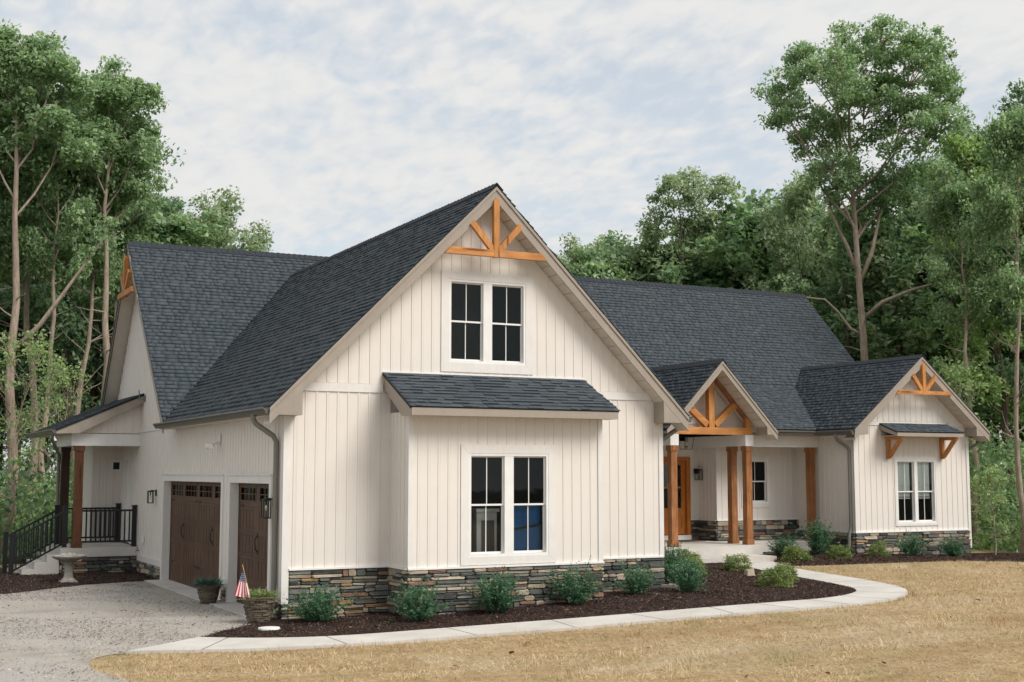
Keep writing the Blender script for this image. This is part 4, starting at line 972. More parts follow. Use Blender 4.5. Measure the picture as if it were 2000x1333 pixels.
def gen_tree(seed, H, r, base, spread, wob=.22, wide=False, lobes=None, dens=1.0, n1=16, leaves=24000, ln=.22, wd=.13, lean=.0, fork=None, extra=(), cr=.62, round_=False, sides=7, sub=6, dead=6):
    rg = random.Random(seed); ng = np.random.default_rng(seed); mb = MB(); cl = []
    # trunk
    pts, rad = [], []; x = y = 0.0; la = rg.uniform(0, 6.28); n = 12
    wx, wy = rg.uniform(-.18, .18), rg.uniform(-.18, .18)
    for i in range(n + 1):
        t_ = i / n; pts.append(Vector((x + lean * H * t_ * math.cos(la), y + lean * H * t_ * math.sin(la), t_ * H * .95)))
        rad.append(r * ((1 - t_) ** .8 * .92 + .06) * (1.35 if i == 0 else 1)); x += rg.uniform(-wob, wob) + wx * wob * 2.2; y += rg.uniform(-wob, wob) + wy * wob * 2.2
    mb.tube(pts, rad, sides)
    def trunk_at(t_):
        q = t_ / .95 * n; i = min(n - 1, int(q)); return pts[i].lerp(pts[i + 1], min(1, q - i)), rad[i] + (rad[i + 1] - rad[i]) * min(1, q - i)
    def limb(p, d, L, r0, lev, grow=.25):
        P, Rr = [p], [r0]; m = 5 if lev < 2 else 3; d = d.normalized()
        for i in range(m):
            d = (d + Vector((rg.uniform(-1, 1), rg.uniform(-1, 1), rg.uniform(-.5, 1))) * (.26 if lev < 2 else .35) + Vector((0, 0, grow * .3))).normalized()
            P.append(P[-1] + d * (L / m)); Rr.append(max(.008, r0 * (1 - .82 * (i + 1) / m)))
        mb.tube(P, Rr, 5 if lev < 2 else 3, caps=False); return P
    prof = (lambda q: max(.16, math.sin(math.pi * min(1, q * .86 + .16)) ** .7)) if not round_ else (lambda q: max(.25, math.sqrt(max(0, 1 - (q * 1.7 - .8) ** 2))))
    if wide: prof = lambda q: max(.30, math.sqrt(max(0, 1 - (q * 1.55 - .62) ** 2)))
    for (dx, dz, lr) in (lobes or ()):
        dy = rg.uniform(-.8, .8) * min(2.4, lr * 1.6); c = Vector((dx, dy, dz)); hd = math.hypot(dx, dy)
        t0 = min(.93, max(base * .82, (dz - hd * rg.uniform(.9, 1.3) - .5) / H)); p, rr = trunk_at(t0)
        m1 = p.lerp(c, .4) + Vector((rg.uniform(-.2, .2), rg.uniform(-.2, .2), -.10 * hd)); m2 = p.lerp(c, .75) + Vector((rg.uniform(-.2, .2), rg.uniform(-.2, .2), -.05 * hd))
        r0 = min(rr * .6, .05 + .02 * hd + .02 * lr); mb.tube([p, m1, m2, c, c + Vector((rg.uniform(-.3, .3), 0, lr * .6))], [r0, r0 * .75, r0 * .5, r0 * .3, .01], 5, caps=False)
        for k in range(int(17 * dens * lr ** 1.7) + 4):
            v_ = Vector((rg.gauss(0, 1), rg.gauss(0, 1), rg.gauss(0, 1))).normalized() * lr * rg.uniform(.35, 1.0) ** .55
            q_ = c + v_; cl.append(q_)
            if k % 3 == 0: a_ = (m2, c)[k % 2]; mb.tube([a_, a_.lerp(q_, .5) + Vector((0, 0, .12)), q_], [r0 * .35 + .015, .026, .012], 4, caps=False)
    for i in range(0 if lobes else n1):
        q = (i + rg.uniform(.1, .9)) / n1; t_ = base + (.955 - base) * q; p, rr = trunk_at(t_)
        az = i * 2.39996 + rg.uniform(-.5, .5); el = R(14 + 52 * q + rg.uniform(-12, 12))
        L = spread * prof(q) * rg.uniform(.75, 1.15) / max(.55, math.cos(el)) * .9
        L = min(L, spread * 1.35)
        d = Vector((math.cos(az) * math.cos(el), math.sin(az) * math.cos(el), math.sin(el)))
        P = limb(p, d, L, min(rr * .55, .02 + L * .022), 1)
        for j in range(sub):
            f = .28 + .72 * (j + rg.random()) / sub; k = min(len(P) - 2, int(f * (len(P) - 1))); pp = P[k].lerp(P[k + 1], f * (len(P) - 1) - k)
            d2 = (P[k + 1] - P[k]).normalized(); d2 = (d2 + Vector((rg.uniform(-1, 1), rg.uniform(-1, 1), rg.uniform(-.5, .7))) * 1.0)
            l2 = L * rg.uniform(.20, .42) * (1.15 - .4 * f) + .25
            Q = limb(pp, d2, l2, .018 + .004 * L, 2)
            cl.append(Q[-1]); cl.append(Q[-2]); cl.append(Q[-1].lerp(Q[0], .35) + Vector((rg.uniform(-.4, .4), rg.uniform(-.4, .4), rg.uniform(-.1, .4))));
            if rg.random() < .5: cl.append(pp + Vector((rg.uniform(-.3, .3), rg.uniform(-.3, .3), rg.uniform(.0, .4))))
        cl.append(P[-1])
    for i in range(dead):        # bare lower twigs
        t_ = rg.uniform(.22, base); p, rr = trunk_at(t_); az = rg.uniform(0, 6.28)
        limb(p, Vector((math.cos(az), math.sin(az), rg.uniform(-.1, .7))), rg.uniform(.6, 2.0), .03, 1, 0)
    for (t0, az, segs, r0) in extra:   # hand-placed limbs: segments (dr, dz) going out
        p, _ = trunk_at(t0); P = [p]; d = Vector((math.cos(az), math.sin(az), 0))
        for (dr, dz) in segs: P.append(P[-1] + d * dr + Z * dz + Vector((rg.uniform(-.08, .08), rg.uniform(-.08, .08), 0)))
        mb.tube(P, [r0 * (1 - .75 * k / (len(P) - 1)) for k in range(len(P))], 6); cl += [P[-1], P[-1] + Vector((0, 0, .5)), P[-2] + Vector((0, 0, .5))]
    C = np.array([tuple(c) for c in cl]); per = max(8, leaves // len(C))
    cs = np.repeat(C, per, 0); sz = np.repeat(ng.uniform(.55, 1.25, size=len(C)), per)[:, None] * cr
    off = ng.normal(size=cs.shape); off *= (ng.random(size=(len(cs), 1)) ** .45) * 1.05 / np.linalg.norm(off, axis=1)[:, None]; off[:, 2] *= .66
    c = cs + off * sz
    lq = leaf_quads(c, ln, wd, ng, face=np.array([.15, -.95, .55]))
    return mb, lq

TREES = {}
def proto(key, leafm, barkm, **k):
    mb, lq = gen_tree(**k)
    TREES[key] = (mb.mesh('trunk', M[barkm], True), quads_mesh('crown', lq, M[leafm]), float(np.percentile(lq[..., 2], 99.8)), lq, mb)
proto('slim', 'leaf_oak', 'bark_pale', seed=3, H=18, r=.21, base=.60, spread=2.9, n1=17, leaves=24000, ln=.21, wd=.125, dead=9)
proto('slim2', 'leaf_oak', 'bark_pale', seed=8, H=18, r=.19, base=.56, spread=3.2, n1=18, leaves=24000, ln=.21, wd=.125, lean=.05, dead=12)
proto('dark', 'leaf_dark', 'bark_dark', seed=14, H=18, r=.24, base=.34, spread=3.6, n1=22, leaves=29000, ln=.22, wd=.13)
proto('round', 'leaf_grey', 'bark_dark', seed=23, H=15, r=.20, base=.34, spread=3.4, n1=18, leaves=24000, ln=.22, wd=.13, round_=True)
proto('airy', 'leaf_grey', 'bark_dark', seed=29, H=16, r=.2, base=.36, spread=3.8, n1=13, leaves=13000, ln=.22, wd=.13, cr=.66)
proto('light', 'leaf_light', 'bark_dark', seed=37, H=16, r=.2, base=.30, spread=3.6, n1=18, leaves=22000, ln=.22, wd=.13)
proto('oak', 'leaf_oak', 'bark_pale', seed=52, H=21.6, r=.23, base=.53, spread=5.3, leaves=45000, ln=.17, wd=.10, cr=.52, dead=3, wob=.07,
      lobes=[(0.15, 19.99, 1.7), (-1.77, 19.14, 1.49), (-3.15, 19.25, 1.11), (-3.47, 17.86, 0.74), (2.06, 19.78, 1.6), (3.24, 18.93, 1.06), (-0.92, 17.01, 1.6), (1.64, 17.01, 1.7), (-1.98, 17.22, 1.06), (0.15, 14.67, 1.49), (0.79, 20.95, 0.96), (-2.41, 20.2, 0.85), (3.13, 17.44, 0.96), (-0.7, 20.84, 0.96), (1.21, 14.88, 1.17), (-1.55, 15.31, 0.96), (2.49, 20.63, 0.85), (0.15, 18.08, 1.49)],
      extra=[(.43, 0.0, [(.9, .75), (1.2, .5), (1.2, .35), (1.1, .6), (.5, .6)], .10), (.40, 3.14, [(.5, .3), (.6, .7), (.6, .5), (.9, .1), (.7, .25)], .075), (.5, .3, [(.6, 1.4), (.4, 1.6), (.5, 1.6)], .12), (.52, 2.9, [(.5, 1.2), (.5, 1.4), (.3, 1.5)], .11)])
proto('fork', 'leaf_oak', 'bark_pale', seed=71, H=17.2, r=.20, base=.5, spread=3, leaves=20000, ln=.165, wd=.10, cr=.5, dead=8, wob=.12, lobes=[(0.26, 16.42, 0.9), (-0.78, 16.25, 0.87), (1.21, 15.99, 0.78), (-0.26, 14.86, 0.95), (1.13, 14.51, 0.87), (0.26, 13.3, 0.78), (-1.47, 14.86, 0.95), (1.82, 15.21, 0.52), (1.65, 13.47, 0.61), (-0.95, 13.13, 0.78)],
      extra=[(.38, 0.1, [(.8, .9), (.7, 1.0), (.6, .9), (.6, 1.0)], .10)])
proto('edge', 'leaf_oak', 'bark_pale', seed=75, H=17.2, r=.19, base=.5, spread=3, leaves=16500, ln=.165, wd=.10, cr=.48, dead=8, wob=.12, lobes=[(0.46, 16.61, 0.83), (1.3, 16.42, 0.44), (-0.28, 16.42, 0.74), (0.87, 15.12, 0.7), (-0.28, 14.57, 0.83), (1.3, 14.38, 0.46), (0.37, 13.18, 0.67), (-0.93, 15.49, 0.7), (-1.02, 13.83, 0.65), (1.2, 13.27, 0.41)])
proto('lace', 'leaf_grey', 'bark_dark', seed=79, H=17.4, r=.19, base=.5, spread=3, leaves=10500, ln=.19, wd=.11, cr=.55, dead=4, wob=.1, dens=.8, lobes=[(-0.88, 16.58, 0.96), (0.38, 17.03, 1.06), (1.69, 17.03, 0.76), (-1.34, 15.19, 0.81), (0.25, 15.07, 0.91), (1.26, 15.57, 0.76), (-1.84, 14.06, 0.63), (-0.63, 13.81, 0.81), (0.76, 13.55, 0.76)])
proto('sapling', 'leaf_light', 'bark_pale', seed=61, H=7, r=.07, base=.30, spread=1.6, n1=9, leaves=1900, ln=.17, wd=.10, cr=.5, dead=6)
proto('sapling2', 'leaf_light', 'bark_pale', seed=66, H=8, r=.09, base=.42, spread=2.3, n1=9, leaves=1500, ln=.17, wd=.10, cr=.45, lean=.12, dead=10)

def tree(key, x, y, ztop, rz, label, group=None, sxy=1.0, name='tree'):
    tm, cm, H, *_ = TREES[key]; zb = ground(x, y) - .1; s_ = (ztop - zb) / H
    e = empty(name, (x, y, zb), None, R(rz if rz < 0 else rz % 110 - 55)); e.scale = (s_ * sxy * (-1 if rz % 3 == 1 else 1), s_ * sxy, s_)
    link('trunk', tm, e); link('crown', cm, e)
    tag(e, label, 'tree', group); return e
GL, GR = 'trees of the wood beyond the garage side', 'trees of the wood beyond the wing'
tree('fork', -2.25, 22.98, 17.3, -27, 'tall tree with pale forking trunk near the left edge, nearest beyond the back porch', GL, name='forest_tree')
tree('slim2', -3.9, 26.95, 18.4, 140, 'tall tree cut by the left picture edge beside the pale forking tree', GL, name='forest_tree')
tree('slim2', -.6, 28.7, 18.3, 250, 'tall slim tree just right of the pale forking tree on the left', GL, name='forest_tree')
tree('edge', .95, 24.71, 17.2, -27, 'tall tree whose crown ends the left wood against the open sky', GL, 1.0, name='forest_tree')
tree('dark', 1.5, 33.37, 18.6, 70, 'dark green tree behind the slim trunks on the left', GL, name='forest_tree')
tree('slim2', 3.0, 31.3, 17.0, 10, 'slender tree rising behind the peak of the left gable', GL, .8, name='forest_tree')
tree('round', 6.9, 38.7, 16.0, 0, 'rounded grey-green tree above the ridge beside the left gable peak', GL, 1.05, name='forest_tree')
tree('round', 9.7, 41.9, 15.2, 120, 'rounded tree sinking behind the main ridge, second from the left gable peak', GL, name='forest_tree')
tree('dark', 4.7, 35.5, 15.0, 200, 'dark tree right behind the left gable peak, below the slender one', GL, .9, name='forest_tree')
tree('round', 13.3, 46.8, 15.0, 70, 'small tuft of a treetop just above the ridge, left of the garage gable', GL, .55, name='forest_tree')
tree('oak', 29.83, 17.38, 20.95, -27, 'tallest oak with broad crown, pale trunk and a long bare limb to the right', GR, 1.0, name='oak_tree')
tree('lace', 29.2, 29.4, 17.5, -27, 'open airy tree with sky showing through, left of the tall oak above the ridge', GR, 1.0, name='forest_tree')
tree('round', 27.2, 35.2, 15.0, 210, 'round pale green tree just right of the garage gable slope', GR, .95, name='forest_tree')
tree('airy', 31.5, 37.5, 15.6, 75, 'soft grey-green tree between the round pale tree and the airy tree above the ridge', GR, 1.05, name='forest_tree')
tree('light', 33.3, 29.7, 15.9, 60, 'light green tree between the airy tree and the tall oak', GR, .9, name='forest_tree')
tree('airy', 31.6, 23.7, 16.6, 160, 'thin grey-green tree partly hidden behind the tall oak, on its left side', GR, .8, name='forest_tree')
tree('dark', 36.4, 18.9, 18.0, 30, 'dark tree right of the tall oak, its crown lower than the oak', GR, name='forest_tree')
tree('light', 32.2, 12.3, 16.3, 200, 'bright yellow-green tree at the right edge beyond the wing', GR, .95, name='forest_tree')
tree('dark', 30.4, 8.6, 16.0, 280, 'dark tree cut by the right picture edge', GR, .8, name='forest_tree')
tree('dark', 39.1, 24.2, 17.8, 330, 'dark tree behind the long bare limb of the oak', GR, name='forest_tree')
tree('round', 35.5, 35.4, 16.0, 300, 'grey-green tree low above the ridge, behind the light green tree', GR, name='forest_tree')
tree('slim', 27.7, 10.2, 13.5, 45, 'slim tree with a dark bare trunk rising just right of the wing gable', GR, .85, name='forest_tree')
tree('slim2', 26.3, 6.9, 14.5, 190, 'straight bare trunk standing in the shade nearest the wing corner', GR, .75, name='forest_tree')
tree('slim', -3.1, 24.6, 17.5, 160, 'pale straight trunk between the forking tree and the left picture edge', GL, .85, name='forest_tree')
tree('slim', -.9, 24.2, 16.0, 220, 'thin pale trunk standing just right of the nearest forking tree', GL, .75, name='forest_tree')
tree('slim2', .35, 26.3, 17.0, 80, 'leaning pale trunk behind the left gable edge', GL, .8, name='forest_tree')
GS_ = 'saplings at the edge of the wood'
tree('sapling2', -2.6, 20.0, 7.2, 0, 'crooked light green sapling with pale bare branches behind the porch roof', GS_, name='sapling')
tree('sapling', -4.3, 19.5, 5.2, 90, 'light green sapling left of the porch roof, under the pale forking tree', GS_, name='sapling')
tree('sapling2', -1.2, 18.8, 6.4, 200, 'leaning sapling between the porch roof and the left gable', GS_, .8, name='sapling')
tree('sapling', 25.2, 8.2, 6.4, 150, 'light green sapling close to the right corner of the wing', GS_, name='sapling')
tree('sapling', 24.1, 6.0, 2.9, 30, 'small thin sapling in the mulch at the wing corner', GS_, 1.1, name='sapling')

# the wood behind: one mass
WOOD = [(-6.4,39.8,17.3),(-5.9,40.1,18.3),(-4.1,36.5,16.6),(-2.8,40.6,18.2),(-1.7,39.3,17.1),(-0.3,39.9,16.9),(0.6,37.1,16.1),(2.5,36.5,16.0),(3.3,35.1,14.5),(4.7,33.4,13.7),(6.1,34.9,12.5),(6.9,32.1,11.4),(8.7,33.9,11.7),(21.2,27.8,9.7),(25.7,32.7,11.8),(26.4,30.8,11.0),(28.9,30.5,12.1),(31.3,32.7,13.2),(31.2,28.4,13.9),(34.7,31.2,15.2),(36.2,30.3,15.1),(35.0,26.5,14.8),(31.1,20.2,13.7),(32.2,18.4,13.0),(35.0,19.5,14.2),(33.6,16.6,14.0),(37.6,18.6,15.2),(37.4,16.5,15.5),(39.7,17.1,17.0),(38.2,13.9,17.1),(40.6,14.8,17.3),(43.4,15.3,18.0),(44.6,14.3,17.4),(-6.7,46.1,20.5),(-5.0,47.3,19.7),(-3.5,47.1,19.7),(-2.3,45.6,20.1),(0.1,50.0,20.0),(1.8,46.6,19.9),(2.9,45.2,17.4),(4.7,44.8,16.3),(6.7,45.6,15.9),(8.4,43.8,15.1),(10.2,45.4,13.8),(11.4,40.1,12.1),(24.6,30.8,11.0),(29.1,36.1,13.4),(28.5,30.1,12.6),(33.4,34.3,13.9),(32.2,29.5,13.9),(36.1,32.2,15.5),(36.9,30.3,15.1),(38.6,28.6,15.2),(40.5,28.4,15.5),(40.2,25.2,16.1),(40.6,23.8,16.0),(46.1,26.1,17.3),(48.4,25.8,18.9),(47.2,23.2,19.7),(51.9,24.1,20.2),(47.1,18.0,18.6),(53.7,21.7,21.0),(-6.9,59.9,23.6),(-4.2,65.3,24.9),(-2.3,59.2,22.6),(-0.5,61.9,23.3),(2.3,61.5,22.7),(4.9,61.8,21.2),(7.0,57.6,19.2),(9.4,59.1,18.1),(11.2,59.5,18.2),(12.8,51.8,15.8),(34.1,47.5,14.9),(35.3,43.7,14.1),(40.0,46.5,15.8),(39.1,41.9,15.4),(40.0,37.9,16.0),(43.8,40.0,17.6),(44.5,36.4,16.3),(50.2,40.0,19.4),(46.8,33.3,17.5),(49.6,32.8,18.0),(54.9,34.2,20.6),(59.1,34.6,22.1),(57.7,30.6,21.0),(56.3,26.1,21.5),(60.7,27.6,22.3)]
LQ, TV, TF = [], [], []
rgw = np.random.default_rng(5); wm = MB(); smats = ['leaf_dark', 'leaf_oak', 'leaf_dark', 'leaf_grey']; LM = []
for i, (x, y, zt) in enumerate(WOOD):
    if 24 < x < 37 and y > 28: zt += 1.9
    key = ('dark', 'dark', 'slim2', 'light')[i % 4]; lq = TREES[key][3]; H = TREES[key][2]; zb = ground(x, y) - .1; s_ = (zt - zb) / H
    q = lq[rgw.random(len(lq)) < .23]; ctr = q.mean(1, keepdims=True); q = ctr + (q - ctr) * 1.55
    a = rgw.uniform(-.9, .9); Rm = np.array([[math.cos(a), math.sin(a), 0], [-math.sin(a), math.cos(a), 0], [0, 0, 1]])
    q = q @ Rm * np.array([s_ * 1.25, s_ * 1.25, s_]) + np.array([x, y, zb]); LQ.append(q); LM.append(np.full(len(q), i % 4))
    wm.tube([(x, y, zb), (x + .2, y, zb + .5 * (zt - zb)), (x + .1, y + .2, zb + .85 * (zt - zb))], [.22, .15, .05], 6, caps=False)
wood = empty('woodland'); tag(wood, 'deep green wood of many trees filling in behind the house', 'woodland', kind='stuff')
o = link('foliage', quads_mesh('foliage', np.concatenate(LQ), [M[k] for k in smats], np.concatenate(LM)), wood); tag(o, kind='stuff')
o = wm.build('trunks', M['bark_dark'], wood, True); tag(o, kind='stuff')
# undergrowth at the forest edge
rgw = np.random.default_rng(9); cc_ = []
for (x0, y0, x1, y1, n, zmax) in ((-9, 17.5, 3, 30, 560, 2.6), (-9, 30, 6, 42, 420, 6.0), (24.5, 11, 34, 18, 420, 4.0), (26.5, 4, 36, 14, 420, 3.6), (30, 16, 48, 26, 420, 7.0), (36, 4, 50, 18, 300, 8), (-14, 44, 6, 58, 620, 10), (38, 10, 58, 34, 420, 9)):
    p = rgw.uniform(size=(n, 3)); p[:, 0] = x0 + p[:, 0] * (x1 - x0); p[:, 1] = y0 + p[:, 1] * (y1 - y0); p[:, 2] = p[:, 2] ** 1.4 * zmax
    p[:, 2] += np.array([ground(a, b) for a, b in p[:, :2]]); cc_.append(p)
cc_ = np.concatenate(cc_); cs = np.repeat(cc_, 42, 0) + rgw.normal(size=(len(cc_) * 42, 3)) * np.array([.42, .42, .2])
lq = leaf_quads(cs, .21, .12, rgw, 1.2)
o = link('undergrowth', quads_mesh('undergrowth', lq, [M['leaf_dark'], M['leaf_oak'], M['leaf_light']], np.repeat(rgw.choice([0, 0, 1, 1, 2], len(cc_)), 42)))
tag(o, 'low leafy undergrowth along the edge of the wood', 'undergrowth', kind='stuff')

# ------------------------------------------------------------------ shrubs
def gen_upright(seed, shoots=150, per=46):
    rg = np.random.default_rng(seed); C, A = [], []; mb = MB()
    for i in range(shoots):
        az = rg.uniform(0, 6.28); tl = abs(rg.normal(0, .42)); tl = min(tl, 1.0); L = rg.uniform(.5, 1.02) * (1 - .22 * tl) * (1 + .16 * math.sin(2 * az + seed) + .10 * math.sin(3 * az + 2 * seed)) * (1.22 if rg.random() < .06 else 1)
        b = np.array([math.cos(az), math.sin(az), 0]) * rg.uniform(0, .10); d = np.array([math.cos(az) * math.sin(tl), math.sin(az) * math.sin(tl), math.cos(tl)])
        bend = rg.normal(size=3) * .12; f = rg.uniform(.18, 1.0, size=per)[:, None]
        p = b + d * L * f + bend * f ** 2 + rg.normal(size=(per, 3)) * .018
        C.append(p); A.append(np.repeat(d[None], per, 0))
        if i % 3 == 0: mb.tube([tuple(b), tuple(b + d * L * .5 + bend * .25), tuple(b + d * L * .95 + bend * .9)], [.008, .005, .003], 4, caps=False)
    lq = leaf_quads(np.concatenate(C), .062, .020, rg, .4, np.concatenate(A)); lq[..., 2] = np.maximum(lq[..., 2], .01); return mb, lq
def gen_mound(seed, n=150, per=26):
    rg = np.random.default_rng(seed); mb = MB(); v = rg.normal(size=(n, 3)); v[:, 2] = np.abs(v[:, 2]) * .9 + .05; v /= np.linalg.norm(v, axis=1)[:, None]
    rr = rg.uniform(.55, 1.0, size=(n, 1)) ** .6; lump = 1 + .16 * np.sin(v[:, :1] * 5 + seed) * np.cos(v[:, 1:2] * 4)
    c = v * rr * lump * np.array([.5, .5, .92]); cs = np.repeat(c, per, 0) + rg.normal(size=(n * per, 3)) * .055
    cs[:, 2] = np.maximum(cs[:, 2], .02)
    for i in range(14): q = c[i * 7]; mb.tube([(0, 0, 0), tuple(q * np.array([.55, .55, .6])), tuple(q)], [.012, .008, .004], 4, caps=False)
    return mb, leaf_quads(cs, .062, .036, rg, .6)
SHR = {}
for k, fn, sd_, lm in (('up1', gen_upright, 1, 'leaf_shrub'), ('up2', gen_upright, 2, 'leaf_shrub'), ('up3', gen_upright, 3, 'leaf_shrub'), ('mo1', gen_mound, 4, 'leaf_yellow'), ('mo2', gen_mound, 5, 'leaf_yellow'), ('mg', gen_mound, 6, 'leaf_shrub')):
    mb, lq = fn(sd_); SHR[k] = (mb.mesh('stems', M['bark_dark']), quads_mesh('foliage', lq, M[lm]))
def shrub(k, x, y, w_, h, rz, label, group='shrubs planted along the front beds'):
    e = empty('shrub', (x, y, ground(x, y) + .02), None, R(rz)); q_ = 1.28 if k[0] == 'u' else 1.08; a_ = 1 + .14 * math.sin(rz * 1.7 + x); e.scale = (w_ * q_ * a_, w_ * q_ / a_, h * (1.1 + .12 * math.sin(rz + 2 * y))); sm, fm = SHR[k]
    link('stems', sm, e); link('foliage', fm, e); tag(e, label, 'shrub', group)
shrub('up1', .46, -.62, .80, .64, 0, 'dark green upright shrub against the stone, nearest the garage planter')
shrub('up2', 1.95, -1.52, .80, .70, 40, 'dark green upright shrub in front of the left corner of the bay')
shrub('up3', 3.54, -1.42, .88, .64, 80, 'dark green upright shrub below the left sash of the bay window')
shrub('up1', 5.20, -1.36, .78, .58, 130, 'dark green upright shrub near the right corner of the bay')
shrub('up2', 6.95, -.75, .68, .60, 200, 'dark green upright shrub against the stone between bay and garage corner')
shrub('up3', 7.95, -1.05, .64, .58, 250, 'rounded dark green shrub standing out in the mulch past the garage corner')
shrub('mo1', 10.5, 2.6, .74, .62, 0, 'large yellow-green shrub in front of the porch step')
shrub('up1', 9.15, 1.3, .55, .78, 20, 'tall blue-green shrub tucked behind the garage corner')
shrub('mg', 9.05, .65, .55, .6, 60, 'bushy green shrub low at the garage corner, below the tall blue-green one')
shrub('mo2', 9.7, 1.55, .62, .55, 90, 'yellow-tinged shrub between the dark rounded shrub and the large yellow-green one')
shrub('mo2', 12.0, 2.75, .66, .44, 200, 'small loose light green shrub beside the tan rock, before the step')
shrub('mo1', 10.14, -1.05, .68, .50, 120, 'round yellow-flecked shrub alone in the mulch near the bend of the path')
shrub('mo2', 11.15, -.1, .52, .46, 300, 'light shrub just behind the round yellow-flecked one at the path bend')
shrub('up2', 15.7, 5.6, .80, .60, 70, 'dark green upright shrub in front of the porch slab, right of the steps')
shrub('mo1', 14.95, 4.2, .64, .40, 20, 'low olive mound shrub in front of the porch slab shrub')
shrub('up3', 17.2, 5.9, .90, .82, 310, 'large dark shrub at the foot of the far porch column')
shrub('mo2', 16.6, 4.4, .54, .40, 45, 'low olive mound shrub left of the wing downspout')
shrub('mo1', 18.1, 4.55, .58, .42, 170, 'low olive shrub against the wing stone, right of the downspout')
shrub('up1', 19.2, 4.45, .70, .58, 280, 'dark green shrub below the wing window')
shrub('up2', 20.9, 4.6, .68, .50, 350, 'dark green shrub near the right corner of the wing')

# ------------------------------------------------------------------ small things
def pot(x, y, r0, r1, h, label, seed, plant):
    e = empty('planter', (x, y, ground(x, y) + .02)); rg = random.Random(seed); mb = MB()
    mb.lathe([(0.001, .0), (r0 * .93, 0), (r1 * .93, h - .02), (r1 * .86, h - .02), (r1 * .8, h - .10), (.001, h - .10)], 22)
    z = 0.0
    while z < h - .02:
        t_ = rg.uniform(.024, .045); a = rg.uniform(0, 1)
        rr = r0 + (r1 - r0) * (z / h) ** .8
        while a < 6.28 + .3:
            w_ = rg.uniform(.3, .8); rb = rr * rg.uniform(.95, 1.05); P = []
            for zz in (z + .002, z + t_ - .002):
                for aa, r_ in ((a + .015, rb), (a + w_ / 2, rb * 1.012), (a + w_ - .015, rb), (a + w_ / 2, rr * .8)): P.append((math.cos(aa) * r_, math.sin(aa) * r_, zz))
            mb.hexa(P); a += w_
        z += t_
    mb.build('pot', M['planter'], e)
    ng = np.random.default_rng(seed); n = 900
    az = ng.uniform(0, 6.28, n); el = ng.uniform(.1, 1.35, n); L = ng.uniform(.10, .26, n); rr = ng.uniform(0, r1 * .75, n)
    d = np.stack([np.cos(az) * np.cos(el), np.sin(az) * np.cos(el), np.sin(el)], 1); b = np.stack([np.cos(az) * rr, np.sin(az) * rr, np.full(n, h - .06)], 1)
    tip = b + d * L[:, None] + np.array([0, 0, -.03]); s_ = np.cross(d, ng.normal(size=(n, 3))); s_ /= np.linalg.norm(s_, axis=1)[:, None]; m_ = (b + tip) / 2 + np.array([0, 0, .02])
    q = np.stack([b, m_ + s_ * .006, tip, m_ - s_ * .006], 1)
    link('plant', quads_mesh('plant', q, M[plant]), e)
    if plant == 'leaf_yellow':
        for i in range(12):
            a = rg.uniform(0, 6.28); r_ = rg.uniform(0, r1 * .8); mb = MB(); c = (math.cos(a) * r_, math.sin(a) * r_, h + rg.uniform(.03, .10))
            for k in range(5): q_ = 6.28 * k / 5; mb.poly([c, (c[0] + .018 * math.cos(q_ - .5), c[1] + .018 * math.sin(q_ - .5), c[2] + .006), (c[0] + .028 * math.cos(q_), c[1] + .028 * math.sin(q_), c[2]), (c[0] + .018 * math.cos(q_ + .5), c[1] + .018 * math.sin(q_ + .5), c[2] + .006)])
            mb.build('flower', M['flower'], e)
    tag(e, label, 'planter', 'stone planters beside the garage doors')
pot(-.40, 3.62, .15, .25, .40, 'slate-look planter with blue-green grass between the two garage doors', 4, 'leaf_juniper')
pot(-.45, -.12, .19, .30, .47, 'larger slate-look planter with white flowers and a flag at the garage corner', 9, 'leaf_yellow')

# little flag leaning out of the larger planter
fe = empty('flag', (-.62, -.22, ground(-.6, -.2) + .42)); tag(fe, 'small stars-and-stripes flag drooping on a yellow stick in the planter', 'flag')
rv = Vector((.8897, -.4565, 0)); k = .0088
fp = lambda px, py, d=0.0: rv * ((px - 500) * k) + Z * ((1186 - py) * k) + Vector((-.4565, -.8897, 0)) * d
t = NT('stick_yellow'); M['stick'] = t.bsdf((.55, .38, .09), .5)
for nm, c in (('flag_red', (.55, .02, .05)), ('flag_white', (.75, .72, .70)), ('flag_blue', (.022, .04, .14))): t = NT(nm); M[nm] = t.bsdf(c, .8)
mb = MB(); mb.tube([fp(481, 1116), fp(505, 1205)], .006, 6); mb.build('stick', M['stick'], fe)
def cloth(s_, t_):
    lx_, ly = 482 + (466 - 482) * t_, 1128 + (1175 - 1128) * t_; rx_, ry = 484 + (500 - 484) * t_, 1127 + (1185 - 1127) * t_
    return fp(lx_ + (rx_ - lx_) * s_, ly + (ry - ly) * s_, .02 + .02 * math.sin(s_ * 9) * t_)
def patch(s0, s1, t0, t1, name, mat):
    mb = MB(); n, m = 4, 6
    for i in range(n):
        for j in range(m):
            f = lambda a, b: cloth(s0 + (s1 - s0) * a / n, t0 + (t1 - t0) * b / m); mb.poly([f(i, j), f(i + 1, j), f(i + 1, j + 1), f(i, j + 1)])
    mb.build(name, M[mat], fe, True)
patch(0, 1, 0, .42, 'canton', 'flag_blue')
for i in range(10): patch(i / 10, (i + 1) / 10, .42, 1, 'stripe', 'flag_red' if i % 2 == 0 else 'flag_white')
for j, t_ in enumerate((.12, .19, .26, .33, .39)):
    n = 2 + j
    for i in range(n):
        c = cloth((i + .5 + (.2 if j % 2 else -.2)) / n, t_) + Vector((-.4565, -.8897, 0)) * .004; mb = MB(); P = []
        for a in range(10): r_ = .009 if a % 2 == 0 else .004; P.append(c + rv * (r_ * math.sin(a * .628)) + Z * (r_ * math.cos(a * .628)))
        mb.poly(P); mb.build('star', M['flag_white'], fe)

